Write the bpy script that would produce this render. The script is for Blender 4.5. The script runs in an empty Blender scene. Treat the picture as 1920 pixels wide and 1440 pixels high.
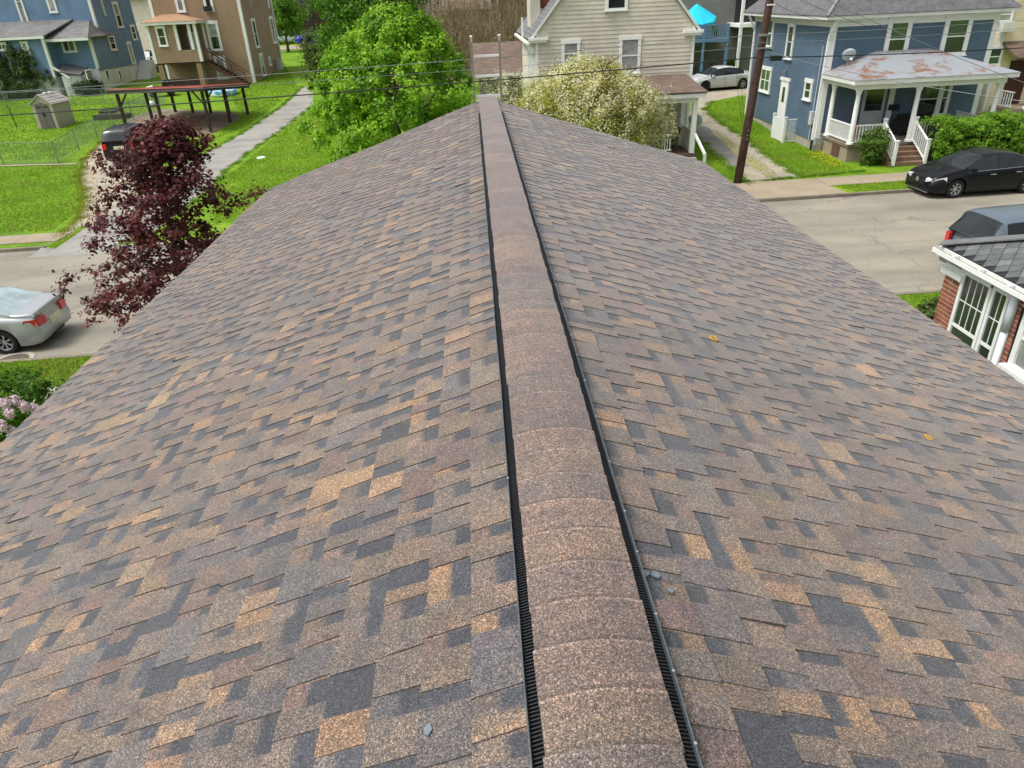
import bpy, bmesh, math, random
import numpy as np
from mathutils import Vector, Matrix

# ------------------------------------------------------------------ camera, sky, sun, exposure
scene = bpy.context.scene
COL = scene.collection
CAMZ = 7.2
FPX = 1318.188529763478            # focal length in photo pixels (1920 wide)
RM = np.array([[0.99769594, 0.06211586, -0.0272842],
               [-0.05381536, 0.47968752, -0.87578752],
               [-0.0413124, 0.87523797, 0.48192508]])
cam_d = bpy.data.cameras.new('camera')
cam = bpy.data.objects.new('camera', cam_d)
COL.objects.link(cam)
cam_d.sensor_fit = 'HORIZONTAL'
cam_d.sensor_width = 36.0
cam_d.lens = 36.0 * FPX / 1920.0
cam_d.clip_start = 0.05
cam_d.clip_end = 3000.0
cam.matrix_world = Matrix(((*RM[0], 0.0), (*RM[1], 0.0), (*RM[2], CAMZ), (0, 0, 0, 1)))
scene.camera = cam

SUN_EL, SUN_AZ = math.radians(60), math.radians(-105)   # azimuth from +Y towards +X
world = bpy.data.worlds.new('World')
scene.world = world
world.use_nodes = True
wn, wl = world.node_tree.nodes, world.node_tree.links
wn.clear()
wo = wn.new('ShaderNodeOutputWorld')
wb = wn.new('ShaderNodeBackground')
sky = wn.new('ShaderNodeTexSky')
sky.sky_type = 'NISHITA'
sky.sun_disc = False
sky.sun_elevation = SUN_EL
sky.sun_rotation = SUN_AZ
sky.air_density = 1.0
sky.dust_density = 6.0
sky.ozone_density = 1.0
hsv = wn.new('ShaderNodeHueSaturation')     # overcast: the same sky with most of its blue washed out
hsv.inputs['Saturation'].default_value = 0.3
wl.new(sky.outputs[0], hsv.inputs['Color'])
wl.new(hsv.outputs[0], wb.inputs['Color'])
wb.inputs['Strength'].default_value = 0.15
wl.new(wb.outputs[0], wo.inputs['Surface'])

sun_d = bpy.data.lights.new('sun', 'SUN')
sun_d.energy = 1.3
sun_d.angle = math.radians(18)
sun_d.color = (1.0, 0.96, 0.9)
sun = bpy.data.objects.new('sun', sun_d)
COL.objects.link(sun)
sdir = Vector((math.sin(SUN_AZ) * math.cos(SUN_EL), math.cos(SUN_AZ) * math.cos(SUN_EL), math.sin(SUN_EL)))
sun.rotation_euler = sdir.to_track_quat('Z', 'Y').to_euler()
sun.location = sdir * 60

vs = scene.view_settings
vs.view_transform = 'Standard'
vs.look = 'None'
vs.gamma = 1.0
vs.use_curve_mapping = False
vs.exposure = 0.45

# ------------------------------------------------------------------ photo pixel -> place
def ray(px, py):
    v = np.array([px - 960.0, -(py - 720.0), -FPX])
    return RM @ (v / np.linalg.norm(v))

ST0, ST1 = 16.3, 26.75              # street kerbs (the street runs along X)
AX0, AX1 = -19.0, -9.3              # mouth of the alley
def hz(y):
    return float(np.interp(y, [-1e4, 40, 50, 67, 90, 130, 200, 1e4], [0, 0, .7, 1.7, 2.6, 3.6, 4.6, 4.6]))
def gz(x, y):
    if ST0 <= y <= ST1: return -0.10
    if ST1 < y < 30.0 and AX0 <= x <= AX1: return -0.10 * (1 - (y - ST1) / (30.0 - ST1))
    return hz(y)
def on_z(px, py, z):
    r = ray(px, py); t = (z - CAMZ) / r[2]
    return Vector((r[0] * t, r[1] * t, z))
def on_y(px, py, y):
    r = ray(px, py); t = y / r[1]
    return Vector((r[0] * t, y, CAMZ + r[2] * t))
def on_x(px, py, x):
    r = ray(px, py); t = x / r[0]
    return Vector((x, r[1] * t, CAMZ + r[2] * t))
def G(px, py):
    z = 0.0
    r = ray(px, py)
    for _ in range(60):
        t = (z - CAMZ) / r[2]
        z = .5 * z + .5 * hz(r[1] * t)
    t = (z - CAMZ) / r[2]
    return Vector((r[0] * t, r[1] * t, hz(r[1] * t)))

# ------------------------------------------------------------------ materials
MATS = {}
def nd(nt, kind, **kw):
    n = nt.nodes.new(kind)
    for k, v in kw.items():
        if k in n.inputs: n.inputs[k].default_value = v
        else: setattr(n, k, v)
    return n
def ramp(nt, fac, stops):
    r = nt.nodes.new('ShaderNodeValToRGB')
    e = r.color_ramp.elements
    while len(e) < len(stops): e.new(0.5)
    for i, (p, c) in enumerate(stops):
        e[i].position = p
        e[i].color = (*c, 1) if len(c) == 3 else c
    nt.links.new(fac, r.inputs['Fac'])
    return r.outputs['Color']
def mixc(nt, a, b, fac, mode='MIX'):
    m = nt.nodes.new('ShaderNodeMix'); m.data_type = 'RGBA'; m.blend_type = mode
    for sock, val in ((m.inputs[6], a), (m.inputs[7], b), (m.inputs[0], fac)):
        if isinstance(val, (tuple, list)): sock.default_value = (*val[:3], 1)
        elif isinstance(val, (int, float)): sock.default_value = val
        else: nt.links.new(val, sock)
    return m.outputs[2]
def noise(nt, co, scale, detail=3, rough=.55, dist=0):
    n = nd(nt, 'ShaderNodeTexNoise', Scale=scale, Detail=detail, Roughness=rough, Distortion=dist)
    nt.links.new(co, n.inputs['Vector'])
    return n.outputs['Fac']
def new_mat(name):
    m = bpy.data.materials.new(name); m.use_nodes = True
    nt = m.node_tree
    bs = nt.nodes['Principled BSDF']
    pos = nt.nodes.new('ShaderNodeNewGeometry').outputs['Position']
    MATS[name] = m
    return m, nt, bs, pos
def lin(r, g, b):
    f = lambda c: ((c / 255 + .055) / 1.055) ** 2.4 if c > 10 else c / 255 / 12.92
    return (f(r), f(g), f(b))
def M(name, rgb, rough=.7, var=.12, vscale=2.5, bump=0.0, bscale=60, metal=0.0, attr=False, spec=.4, fine=.06, fscale=35, coat=0):
    """paint, wood, metal, cloth: a base colour, broad unevenness, fine grain and relief"""
    if name in MATS: return MATS[name]
    m, nt, bs, pos = new_mat(name)
    if attr:
        a = nt.nodes.new('ShaderNodeAttribute'); a.attribute_name = 'col'; c = a.outputs['Color']
    else:
        c = nd(nt, 'ShaderNodeRGB').outputs[0]; c.default_value = (*rgb, 1)
    if var:
        f = noise(nt, pos, vscale, 4)
        k = ramp(nt, f, [(.3, (1 - var,) * 3), (.7, (1 + var,) * 3)])
        c = mixc(nt, c, k, 1.0, 'MULTIPLY')
    if fine:
        f = noise(nt, pos, fscale, 2)
        k = ramp(nt, f, [(.3, (1 - fine,) * 3), (.7, (1 + fine,) * 3)])
        c = mixc(nt, c, k, 1.0, 'MULTIPLY')
    nt.links.new(c, bs.inputs['Base Color'])
    bs.inputs['Roughness'].default_value = rough
    bs.inputs['Metallic'].default_value = metal
    bs.inputs['Specular IOR Level'].default_value = spec
    if coat:
        bs.inputs['Coat Weight'].default_value = coat; bs.inputs['Coat Roughness'].default_value = .02
    if bump:
        b = nd(nt, 'ShaderNodeBump', Strength=bump, Distance=.01)
        nt.links.new(noise(nt, pos, bscale, 4), b.inputs['Height'])
        nt.links.new(b.outputs[0], bs.inputs['Normal'])
    return m

def shingle_material():
    m, nt, bs, pos = new_mat('granule_shingle')
    a = nt.nodes.new('ShaderNodeAttribute'); a.attribute_name = 'col'
    # mineral granules: small light and dark grains in two sizes
    v = nd(nt, 'ShaderNodeTexVoronoi', Scale=330.0); nt.links.new(pos, v.inputs['Vector'])
    sep = nt.nodes.new('ShaderNodeSeparateColor'); nt.links.new(v.outputs['Color'], sep.inputs[0])
    g1 = ramp(nt, sep.outputs[0], [(0, (.24, .24, .26)), (.3, (.58, .57, .57)), (.6, (1.0, 1.0, 1.0)), (.85, (1.6, 1.5, 1.38)), (1, (2.9, 2.75, 2.6))])
    g2 = ramp(nt, noise(nt, pos, 120, 3, .7), [(.3, (.72, .73, .76)), (.7, (1.28, 1.25, 1.2))])
    g3 = ramp(nt, noise(nt, pos, 11, 4, .6), [(.3, (.74, .78, .84)), (.5, (1, 1, 1)), (.7, (1.2, 1.14, 1.06))])
    g4 = ramp(nt, noise(nt, pos, 1.1, 4), [(.3, (.84, .85, .88)), (.7, (1.14, 1.12, 1.08))])
    c = mixc(nt, a.outputs['Color'], g1, 1.0, 'MULTIPLY')
    c = mixc(nt, c, g2, 1.0, 'MULTIPLY'); c = mixc(nt, c, g3, 1.0, 'MULTIPLY'); c = mixc(nt, c, g4, 1.0, 'MULTIPLY')
    nt.links.new(c, bs.inputs['Base Color'])
    rr = ramp(nt, noise(nt, pos, 2.2, 4), [(.35, (.62,) * 3), (.7, (.48,) * 3)])
    nt.links.new(rr, bs.inputs['Roughness'])
    bs.inputs['Specular IOR Level'].default_value = .5
    bs.inputs['Sheen Weight'].default_value = .36; bs.inputs['Sheen Roughness'].default_value = .45
    b = nd(nt, 'ShaderNodeBump', Strength=.55, Distance=.0015)
    nt.links.new(sep.outputs[1], b.inputs['Height']); nt.links.new(b.outputs[0], bs.inputs['Normal'])
    return m
def asphalt_material(name, base, dark, seed, crack=.5):
    m, nt, bs, pos = new_mat(name)
    mp = nd(nt, 'ShaderNodeMapping'); mp.inputs['Location'].default_value = (seed, seed * 2, 0); nt.links.new(pos, mp.inputs[0]); p = mp.outputs[0]
    st = nd(nt, 'ShaderNodeMapping'); st.inputs['Scale'].default_value = (.12, .55, 1); nt.links.new(p, st.inputs[0])
    c = ramp(nt, noise(nt, st.outputs[0], 1.6, 5, .6), [(.3, dark), (.52, base), (.75, tuple(k * 1.12 for k in base))])
    k = ramp(nt, noise(nt, p, .35, 4), [(.3, (.78, .79, .8)), (.7, (1.12, 1.1, 1.06))]); c = mixc(nt, c, k, 1, 'MULTIPLY')
    k = ramp(nt, noise(nt, st.outputs[0], 3.1, 6, .7, 1.0), [(.58, (1,) * 3), (.7, (.68, .67, .66))]); c = mixc(nt, c, k, 1, 'MULTIPLY')
    k = ramp(nt, noise(nt, p, 45, 3, .8), [(.25, (.72,) * 3), (.5, (1.0,) * 3), (.8, (1.3,) * 3)]); c = mixc(nt, c, k, 1, 'MULTIPLY')
    # cracks: edges of large distorted cells, broken up
    dn = nd(nt, 'ShaderNodeTexNoise', Scale=1.3, Detail=5); nt.links.new(p, dn.inputs['Vector'])
    ad = nd(nt, 'ShaderNodeVectorMath', operation='MULTIPLY_ADD'); nt.links.new(dn.outputs['Color'], ad.inputs[0]); ad.inputs[1].default_value = (1.6,) * 3; nt.links.new(p, ad.inputs[2])
    vo = nd(nt, 'ShaderNodeTexVoronoi', Scale=.22, feature='DISTANCE_TO_EDGE'); nt.links.new(ad.outputs[0], vo.inputs['Vector'])
    cr = ramp(nt, vo.outputs['Distance'], [(0, (1,) * 3), (.006, (.9,) * 3), (.012, (0,) * 3)])
    bk = ramp(nt, noise(nt, p, .6, 2), [(.45, (0,) * 3), (.6, (crack,) * 3)])
    cf = mixc(nt, cr, bk, 1, 'MULTIPLY')
    c = mixc(nt, c, tuple(k * .35 for k in base), cf)
    nt.links.new(c, bs.inputs['Base Color'])
    bs.inputs['Roughness'].default_value = .75; bs.inputs['Specular IOR Level'].default_value = .3
    b = nd(nt, 'ShaderNodeBump', Strength=.35, Distance=.01); nt.links.new(noise(nt, p, 70, 3), b.inputs['Height']); nt.links.new(b.outputs[0], bs.inputs['Normal'])
    return m
def grass_material(name, cols):
    m, nt, bs, pos = new_mat(name)
    c = ramp(nt, noise(nt, pos, .45, 5, .6), [(.28, cols[0]), (.5, cols[1]), (.72, cols[2])])
    k = ramp(nt, noise(nt, pos, 5, 4, .7), [(.3, (.74, .78, .7)), (.7, (1.25, 1.2, 1.2))]); c = mixc(nt, c, k, 1, 'MULTIPLY')
    k = ramp(nt, noise(nt, pos, 40, 3, .7), [(.3, (.6, .65, .6)), (.7, (1.35, 1.3, 1.3))]); c = mixc(nt, c, k, 1, 'MULTIPLY')
    nt.links.new(c, bs.inputs['Base Color'])
    bs.inputs['Roughness'].default_value = .8; bs.inputs['Specular IOR Level'].default_value = .15
    b = nd(nt, 'ShaderNodeBump', Strength=.8, Distance=.05); nt.links.new(noise(nt, pos, 25, 4, .7), b.inputs['Height']); nt.links.new(b.outputs[0], bs.inputs['Normal'])
    return m
def leaf_material(name, trans=.35, rough=.5, spec=.35):
    m, nt, bs, pos = new_mat(name)
    a = nt.nodes.new('ShaderNodeAttribute'); a.attribute_name = 'col'
    nt.links.new(a.outputs['Color'], bs.inputs['Base Color'])
    bs.inputs['Roughness'].default_value = rough; bs.inputs['Specular IOR Level'].default_value = spec
    tr = nt.nodes.new('ShaderNodeBsdfTranslucent'); nt.links.new(a.outputs['Color'], tr.inputs['Color'])
    mx = nt.nodes.new('ShaderNodeMixShader'); mx.inputs[0].default_value = trans
    nt.links.new(bs.outputs[0], mx.inputs[1]); nt.links.new(tr.outputs[0], mx.inputs[2])
    nt.links.new(mx.outputs[0], nt.nodes['Material Output'].inputs['Surface'])
    return m
def glass_material(name, tint, rough=.04, clear=0.0, spec=1.0):
    m, nt, bs, pos = new_mat(name)
    k = ramp(nt, noise(nt, pos, 1.2, 3), [(.35, tuple(t * .6 for t in tint)), (.65, tuple(t * 1.5 for t in tint))])
    nt.links.new(k, bs.inputs['Base Color'])
    bs.inputs['Roughness'].default_value = rough; bs.inputs['Specular IOR Level'].default_value = spec
    if clear:
        tr = nt.nodes.new('ShaderNodeBsdfTransparent'); mx = nt.nodes.new('ShaderNodeMixShader'); mx.inputs[0].default_value = clear
        nt.links.new(bs.outputs[0], mx.inputs[1]); nt.links.new(tr.outputs[0], mx.inputs[2])
        nt.links.new(mx.outputs[0], nt.nodes['Material Output'].inputs['Surface'])
    return m
def patch_material(name, a, b, scale, lo=.42, hi=.58, rough=.7, fine=.2, metal=0):
    """two colours in irregular patches: rust on paint, moss on gravel, worn soil"""
    m, nt, bs, pos = new_mat(name)
    c = ramp(nt, noise(nt, pos, scale, 6, .65, .6), [(lo, a), (hi, b)])
    k = ramp(nt, noise(nt, pos, 30, 3, .7), [(.3, (1 - fine,) * 3), (.7, (1 + fine,) * 3)]); c = mixc(nt, c, k, 1, 'MULTIPLY')
    nt.links.new(c, bs.inputs['Base Color']); bs.inputs['Roughness'].default_value = rough; bs.inputs['Metallic'].default_value = metal
    b_ = nd(nt, 'ShaderNodeBump', Strength=.4, Distance=.01); nt.links.new(noise(nt, pos, 40, 3), b_.inputs['Height']); nt.links.new(b_.outputs[0], bs.inputs['Normal'])
    return m
def row_shingle_material(name, base, rowh, w, axis):
    """far shingle roofs whose courses are too small to pick apart"""
    m, nt, bs, pos = new_mat(name)
    mp = nd(nt, 'ShaderNodeMapping'); nt.links.new(pos, mp.inputs[0])
    if axis == 'y': mp.inputs['Rotation'].default_value = (0, 0, math.pi / 2)
    br = nd(nt, 'ShaderNodeTexBrick', Scale=1.0); br.inputs['Brick Width'].default_value = w; br.inputs['Row Height'].default_value = rowh
    br.inputs['Mortar Size'].default_value = .012; br.inputs['Color1'].default_value = (*[k * .8 for k in base], 1); br.inputs['Color2'].default_value = (*[k * 1.2 for k in base], 1); br.inputs['Mortar'].default_value = (*[k * .5 for k in base], 1)
    nt.links.new(mp.outputs[0], br.inputs['Vector'])
    k = ramp(nt, noise(nt, pos, 1.1, 4), [(.3, (.8,) * 3), (.7, (1.2,) * 3)]); c = mixc(nt, br.outputs['Color'], k, 1, 'MULTIPLY')
    k = ramp(nt, noise(nt, pos, 60, 2), [(.3, (.85,) * 3), (.7, (1.15,) * 3)]); c = mixc(nt, c, k, 1, 'MULTIPLY')
    nt.links.new(c, bs.inputs['Base Color']); bs.inputs['Roughness'].default_value = .75
    b_ = nd(nt, 'ShaderNodeBump', Strength=.6, Distance=.01); nt.links.new(br.outputs['Fac'], b_.inputs['Height']); b_.invert = True; nt.links.new(b_.outputs[0], bs.inputs['Normal'])
    return m

# ------------------------------------------------------------------ mesh builder and object helpers
def tag(o, label=None, cat=None, group=None, kind=None):
    if label: o['label'] = label
    if cat: o['category'] = cat
    if group: o['group'] = group
    if kind: o['kind'] = kind
    return o
def empty(name, loc=(0, 0, 0), rz=0.0, label=None, cat=None, group=None):
    o = bpy.data.objects.new(name, None); COL.objects.link(o)
    o.empty_display_size = .2
    o.location = loc; o.rotation_euler = (0, 0, rz)
    return tag(o, label, cat, group)
def root_loc(o):
    v = Vector((0, 0, 0))
    while o is not None: v += Vector(o.location); o = o.parent
    return v
class MB:
    def __init__(s): s.v = []; s.f = []; s.c = []
    def add(s, vs_, fs, col=None):
        n = len(s.v); s.v += [tuple(v) for v in vs_]
        for f in fs: s.f.append([i + n for i in f]); s.c.append(col)
        return s
    def quad(s, a, b, c, d, col=None): return s.add((a, b, c, d), ((0, 1, 2, 3),), col)
    def tri(s, a, b, c, col=None): return s.add((a, b, c), ((0, 1, 2),), col)
    def box(s, x0, x1, y0, y1, z0, z1, col=None):
        if x0 > x1: x0, x1 = x1, x0
        if y0 > y1: y0, y1 = y1, y0
        if z0 > z1: z0, z1 = z1, z0
        return s.hexa([(x0, y0, z0), (x1, y0, z0), (x1, y1, z0), (x0, y1, z0), (x0, y0, z1), (x1, y0, z1), (x1, y1, z1), (x0, y1, z1)], col)
    def hexa(s, p, col=None):
        return s.add(p, ((3, 2, 1, 0), (4, 5, 6, 7), (0, 1, 5, 4), (1, 2, 6, 5), (2, 3, 7, 6), (3, 0, 4, 7)), col)
    def bar(s, p, q, w, h=None, col=None, up=None):
        p, q = Vector(p), Vector(q); h = w if h is None else h
        d = (q - p).normalized(); up = Vector(up) if up else (Vector((0, 0, 1)) if abs(d.z) < .95 else Vector((0, 1, 0)))
        a = d.cross(up).normalized() * (w / 2); b = a.cross(d).normalized() * (h / 2)
        return s.hexa([p - a - b, p + a - b, p + a + b, p - a + b, q - a - b, q + a - b, q + a + b, q - a + b], col)
    def tube(s, pts, r, n=6, col=None, cap=True):
        pts = [Vector(p) for p in pts]; rs = r if isinstance(r, (list, tuple)) else [r] * len(pts)
        base = len(s.v); prev = None
        for i, p in enumerate(pts):
            d = (pts[min(i + 1, len(pts) - 1)] - pts[max(i - 1, 0)]).normalized()
            if prev is None:
                a = d.cross(Vector((0, 0, 1)) if abs(d.z) < .9 else Vector((1, 0, 0))).normalized()
            else:
                a = (prev - d * prev.dot(d)).normalized()
            prev = a; b = d.cross(a)
            for k in range(n):
                t = 2 * math.pi * k / n
                s.v.append(tuple(p + (a * math.cos(t) + b * math.sin(t)) * rs[i]))
        for i in range(len(pts) - 1):
            for k in range(n):
                k2 = (k + 1) % n
                s.f.append([base + i * n + k, base + i * n + k2, base + (i + 1) * n + k2, base + (i + 1) * n + k]); s.c.append(col)
        if cap:
            s.f.append([base + k for k in range(n)][::-1]); s.c.append(col)
            s.f.append([base + (len(pts) - 1) * n + k for k in range(n)]); s.c.append(col)
        return s
    def lathe(s, prof, o, axis='z', n=20, col=None, sx=1.0):
        base = len(s.v); o = Vector(o)
        for (r, h) in prof:
            for k in range(n):
                t = 2 * math.pi * k / n; c, q = r * math.cos(t), r * math.sin(t)
                s.v.append(tuple(o + Vector({'z': (c * sx, q, h), 'y': (c, h, q), 'x': (h, c, q)}[axis])))
        for i in range(len(prof) - 1):
            for k in range(n):
                k2 = (k + 1) % n
                s.f.append([base + i * n + k, base + i * n + k2, base + (i + 1) * n + k2, base + (i + 1) * n + k]); s.c.append(col)
        return s
    def prism(s, poly, z0, z1, col=None):
        n = len(poly)
        zz = lambda z, i: z[i] if isinstance(z, (list, tuple)) else z
        vv = [(p[0], p[1], zz(z0, i)) for i, p in enumerate(poly)] + [(p[0], p[1], zz(z1, i)) for i, p in enumerate(poly)]
        fs = [list(range(n))[::-1], [n + i for i in range(n)]] + [[i, (i + 1) % n, n + (i + 1) % n, n + i] for i in range(n)]
        return s.add(vv, fs, col)
    def slab(s, pts, t, col=None):
        """a polygon in space given a thickness below it (roof planes)"""
        pts = [Vector(p) for p in pts]; n = len(pts)
        nn = (pts[1] - pts[0]).cross(pts[2] - pts[0]).normalized()
        if nn.z < 0: nn = -nn
        vv = [tuple(p) for p in pts] + [tuple(p - nn * t) for p in pts]
        fs = [list(range(n)), [n + i for i in range(n)][::-1]] + [[i, n + i, n + (i + 1) % n, (i + 1) % n] for i in range(n)]
        return s.add(vv, fs, col)
    def build(s, name, mat, parent=None, smooth=False, local=False, label=None, fix=True, kind=None):
        me = bpy.data.meshes.new(name)
        off = Vector((0, 0, 0)) if (local or parent is None) else root_loc(parent)
        me.from_pydata([(v[0] - off.x, v[1] - off.y, v[2] - off.z) for v in s.v], [], s.f)
        if any(c is not None for c in s.c):
            if any(isinstance(c, list) for c in s.c):      # colours that run into each other across a face
                at = me.attributes.new('col', 'FLOAT_COLOR', 'CORNER'); cc = []
                for f, c in zip(s.f, s.c): cc += [(*q, 1) for q in (c if isinstance(c, list) else [c or (.5, .5, .5)] * len(f))]
                at.data.foreach_set('color', np.array(cc, dtype=np.float32).ravel())
            else:
                at = me.attributes.new('col', 'FLOAT_COLOR', 'FACE')
                at.data.foreach_set('color', np.array([(*(c or (.5, .5, .5)), 1) for c in s.c], dtype=np.float32).ravel())
        if fix:
            bm = bmesh.new(); bm.from_mesh(me); bmesh.ops.recalc_face_normals(bm, faces=bm.faces); bm.to_mesh(me); bm.free()
        if smooth:
            me.polygons.foreach_set('use_smooth', [True] * len(me.polygons))
        me.materials.append(mat); me.update()
        o = bpy.data.objects.new(name, me); COL.objects.link(o)
        if parent is not None: o.parent = parent
        if label: o['label'] = label
        if kind: o['kind'] = kind
        return o
def np_mesh(name, V, F, cols, mat, parent=None, kind=None):
    """V (n,3), F (m,k) with k 3 or 4, cols (m,3) or None; made with arrays for speed"""
    off = root_loc(parent) if parent is not None else Vector((0, 0, 0))
    V = np.asarray(V, dtype=np.float32) - np.array(off, dtype=np.float32)
    F = np.asarray(F, dtype=np.int32); k = F.shape[1]
    me = bpy.data.meshes.new(name)
    me.vertices.add(len(V)); me.vertices.foreach_set('co', V.ravel())
    me.loops.add(F.size); me.loops.foreach_set('vertex_index', F.ravel())
    me.polygons.add(len(F)); me.polygons.foreach_set('loop_start', np.arange(0, F.size, k, dtype=np.int32))
    try: me.polygons.foreach_set('loop_total', np.full(len(F), k, dtype=np.int32))
    except Exception: pass
    me.update(calc_edges=True)
    if cols is not None:
        at = me.attributes.new('col', 'FLOAT_COLOR', 'FACE')
        at.data.foreach_set('color', np.concatenate([np.asarray(cols, np.float32), np.ones((len(F), 1), np.float32)], 1).ravel())
    me.materials.append(mat)
    o = bpy.data.objects.new(name, me); COL.objects.link(o)
    if parent is not None: o.parent = parent
    if kind: o['kind'] = kind
    return o

SHINGLE = shingle_material()
WHITE = M('white_paint', lin(232, 234, 232), .5, .05, 1.2, fine=.03)
GREYTRIM = M('aged_white_paint', lin(214, 216, 212), .55, .1, 1.5)
BLACKP = M('black_plastic', (.012, .013, .015), .38, .2, 8, spec=.5)
CONC = M('concrete', lin(152, 139, 118), .85, .14, .9, bump=.25, bscale=90, fine=.1, fscale=60)
CONC2 = M('foundation_block', lin(170, 165, 152), .9, .2, 1.4, bump=.3)
WOODD = M('dark_weathered_wood', lin(58, 44, 38), .8, .25, 3, bump=.4, bscale=30, fine=.2)
GLASSD = glass_material('dark_window_glass', (.02, .024, .026))
GLASSG = glass_material('green_reflection_tint', (.05, .085, .06))  # green reflection is put into the base tint
GLASSL = glass_material('pale_blind_glass', (.33, .34, .33), .12)
GLASSC = glass_material('clear_window_glass', (.02, .022, .022), .03, .7)
CURT = M('grey_curtain', lin(190, 194, 192), .9, .2, 6)
METAL = M('galvanised_metal', lin(150, 155, 155), .45, .15, 4, metal=.7)
ALU = M('aluminium', lin(168, 168, 168), .4, .1, 8, metal=.4, fine=.04)

# ------------------------------------------------------------------ the ground, street, alley, pavements
YAW = .038                                   # the street runs a little askew of the ridge
ST0, ST1 = 16.25, 26.1
AX0, AX1 = -15.5, -9.6
def gz(x, y):
    yp = y - YAW * x
    if ST0 <= yp <= ST1: return -0.10
    if ST1 < yp < 29.5 and AX0 <= x <= AX1: return -0.10 * (1 - (yp - ST1) / (29.5 - ST1))
    return hz(y)
GRASS = grass_material('lawn_grass', [(.085, .185, .011), (.145, .28, .014), (.22, .345, .025)])
BLADE = leaf_material('grass_blade', .3, .6, .2)
ROAD = asphalt_material('street_asphalt', lin(146, 141, 128), lin(128, 124, 113), 3.0, .5)
ALLEY = asphalt_material('alley_asphalt', lin(150, 148, 142), lin(122, 121, 118), 11.0, .6)
GRAVEL = patch_material('gravel', lin(170, 160, 140), lin(142, 136, 120), 1.2, .35, .65, .9, .35)
MOSS = patch_material('mossy_gravel', lin(150, 142, 122), lin(140, 140, 70), 1.6, .42, .62, .95, .35)
DIRT = patch_material('bare_dirt', lin(136, 124, 106), lin(104, 98, 80), 1.0, .4, .6, .95, .3)
DARKPATCH = asphalt_material('dark_asphalt_patch', lin(118, 116, 112), lin(98, 96, 94), 21.0, .9)

xs = sorted(set([-700, -400, -250, -150, -100] + list(range(-80, 81, 4)) + [100, 150, 250, 400, 700] + [AX0 - .05, AX0, AX1, AX1 + .05]))
ys = sorted(set([-300, -120, -60, -30, -10, 0, 8, 14, ST0 - .03, ST0, 20, ST1, ST1 + .03, 27, 28, 29.5] + list(range(31, 72, 2)) + [40, 50, 75, 80, 85, 90, 100, 115, 130, 160, 200, 300, 450, 700]))
gv, gf = [], []
for y in ys:
    for x in xs:
        yy = y + (YAW * x if 8 <= y <= 31 else 0)
        e = 1e-6
        gv.append((x, yy, gz(x, yy) if not (y in (ST0, ST1)) else -0.10))
for j in range(len(ys) - 1):
    for i in range(len(xs) - 1):
        a = j * len(xs) + i
        gf.append((a, a + 1, a + len(xs) + 1, a + len(xs)))
ground = np_mesh('ground', gv, gf, None, GRASS, kind='structure')
tag(ground, 'bright green mown lawn and open ground around the houses', 'ground')

def drape(name, poly, mat, off, label, cat, kind='structure', step=1.0):
    bm = bmesh.new()
    vv = [bm.verts.new((p[0], p[1], 0)) for p in poly]
    bm.faces.new(vv)
    y0, y1 = min(p[1] for p in poly), max(p[1] for p in poly)
    k = math.ceil(y0)
    while k < y1:
        bmesh.ops.bisect_plane(bm, geom=bm.verts[:] + bm.edges[:] + bm.faces[:], plane_co=(0, k, 0), plane_no=(0, 1, 0)); k += step
    for (c, n) in (((0, ST1 + .015, 0), (-YAW, 1, 0)), ((AX0, 0, 0), (1, 0, 0)), ((AX1, 0, 0), (1, 0, 0))):
        bmesh.ops.bisect_plane(bm, geom=bm.verts[:] + bm.edges[:] + bm.faces[:], plane_co=c, plane_no=n)
    bmesh.ops.triangulate(bm, faces=bm.faces[:])
    for v in bm.verts: v.co.z = gz(v.co.x, v.co.y) + off
    bmesh.ops.recalc_face_normals(bm, faces=bm.faces)
    for f in bm.faces:
        if f.normal.z < 0: f.normal_flip()
    me = bpy.data.meshes.new(name); bm.to_mesh(me); bm.free(); me.materials.append(mat)
    o = bpy.data.objects.new(name, me); COL.objects.link(o)
    return tag(o, label, cat, None, kind)
def pg(*pp): return [tuple(G(*p)[:2]) for p in pp]
def st(x, yp): return (x, yp + YAW * x)

o = MB().add([(x, ST + YAW * x, -.096) for x in (-160, 160) for ST in (ST0, ST1)], ((0, 2, 3, 1),)).build('road', ROAD)
tag(o, 'pale worn asphalt street running across behind the new roof', 'road', kind='structure')
drape('alley', pg((50, 478), (85, 460), (125, 440), (155, 410), (250, 350), (350, 305), (393, 284), (426, 267), (459, 247), (498, 221), (527, 201), (546, 186), (568, 162), (585, 162), (588, 198), (564, 217), (524, 247), (487, 271), (459, 291), (428, 315), (400, 345), (350, 390), (290, 430), (222, 450), (205, 470)), ALLEY, .008, 'grey asphalt alley climbing between the lawns', 'alley')
drape('driveway', pg((95, 456), (150, 412), (162, 372), (150, 330), (160, 300), (195, 262), (235, 238), (285, 252), (280, 290), (285, 340), (250, 370), (180, 420)), GRAVEL, .012, 'pale gravel driveway curving past the maroon tree to the open carport', 'driveway')
drape('dirt_floor', pg((235, 222), (300, 204), (440, 211), (452, 222), (395, 252), (300, 262), (238, 243)), DIRT, .016, 'bare dirt floor under the red roofed carport', 'dirt')
drape('gravel_drive', pg((1403, 347), (1375, 320), (1330, 282), (1296, 245), (1290, 215), (1306, 193), (1296, 178), (1300, 168), (1430, 162), (1425, 172), (1335, 190), (1322, 205), (1342, 225), (1392, 255), (1442, 295), (1502, 333)), GRAVEL, .006, 'rutted gravel drive between the cream and blue houses', 'driveway')
drape('asphalt_patch', pg((1296, 232), (1330, 240), (1375, 282), (1405, 312), (1380, 318), (1340, 285), (1300, 252)), DARKPATCH, .010, 'broken dark asphalt patch in the gravel drive', 'patch')
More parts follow.
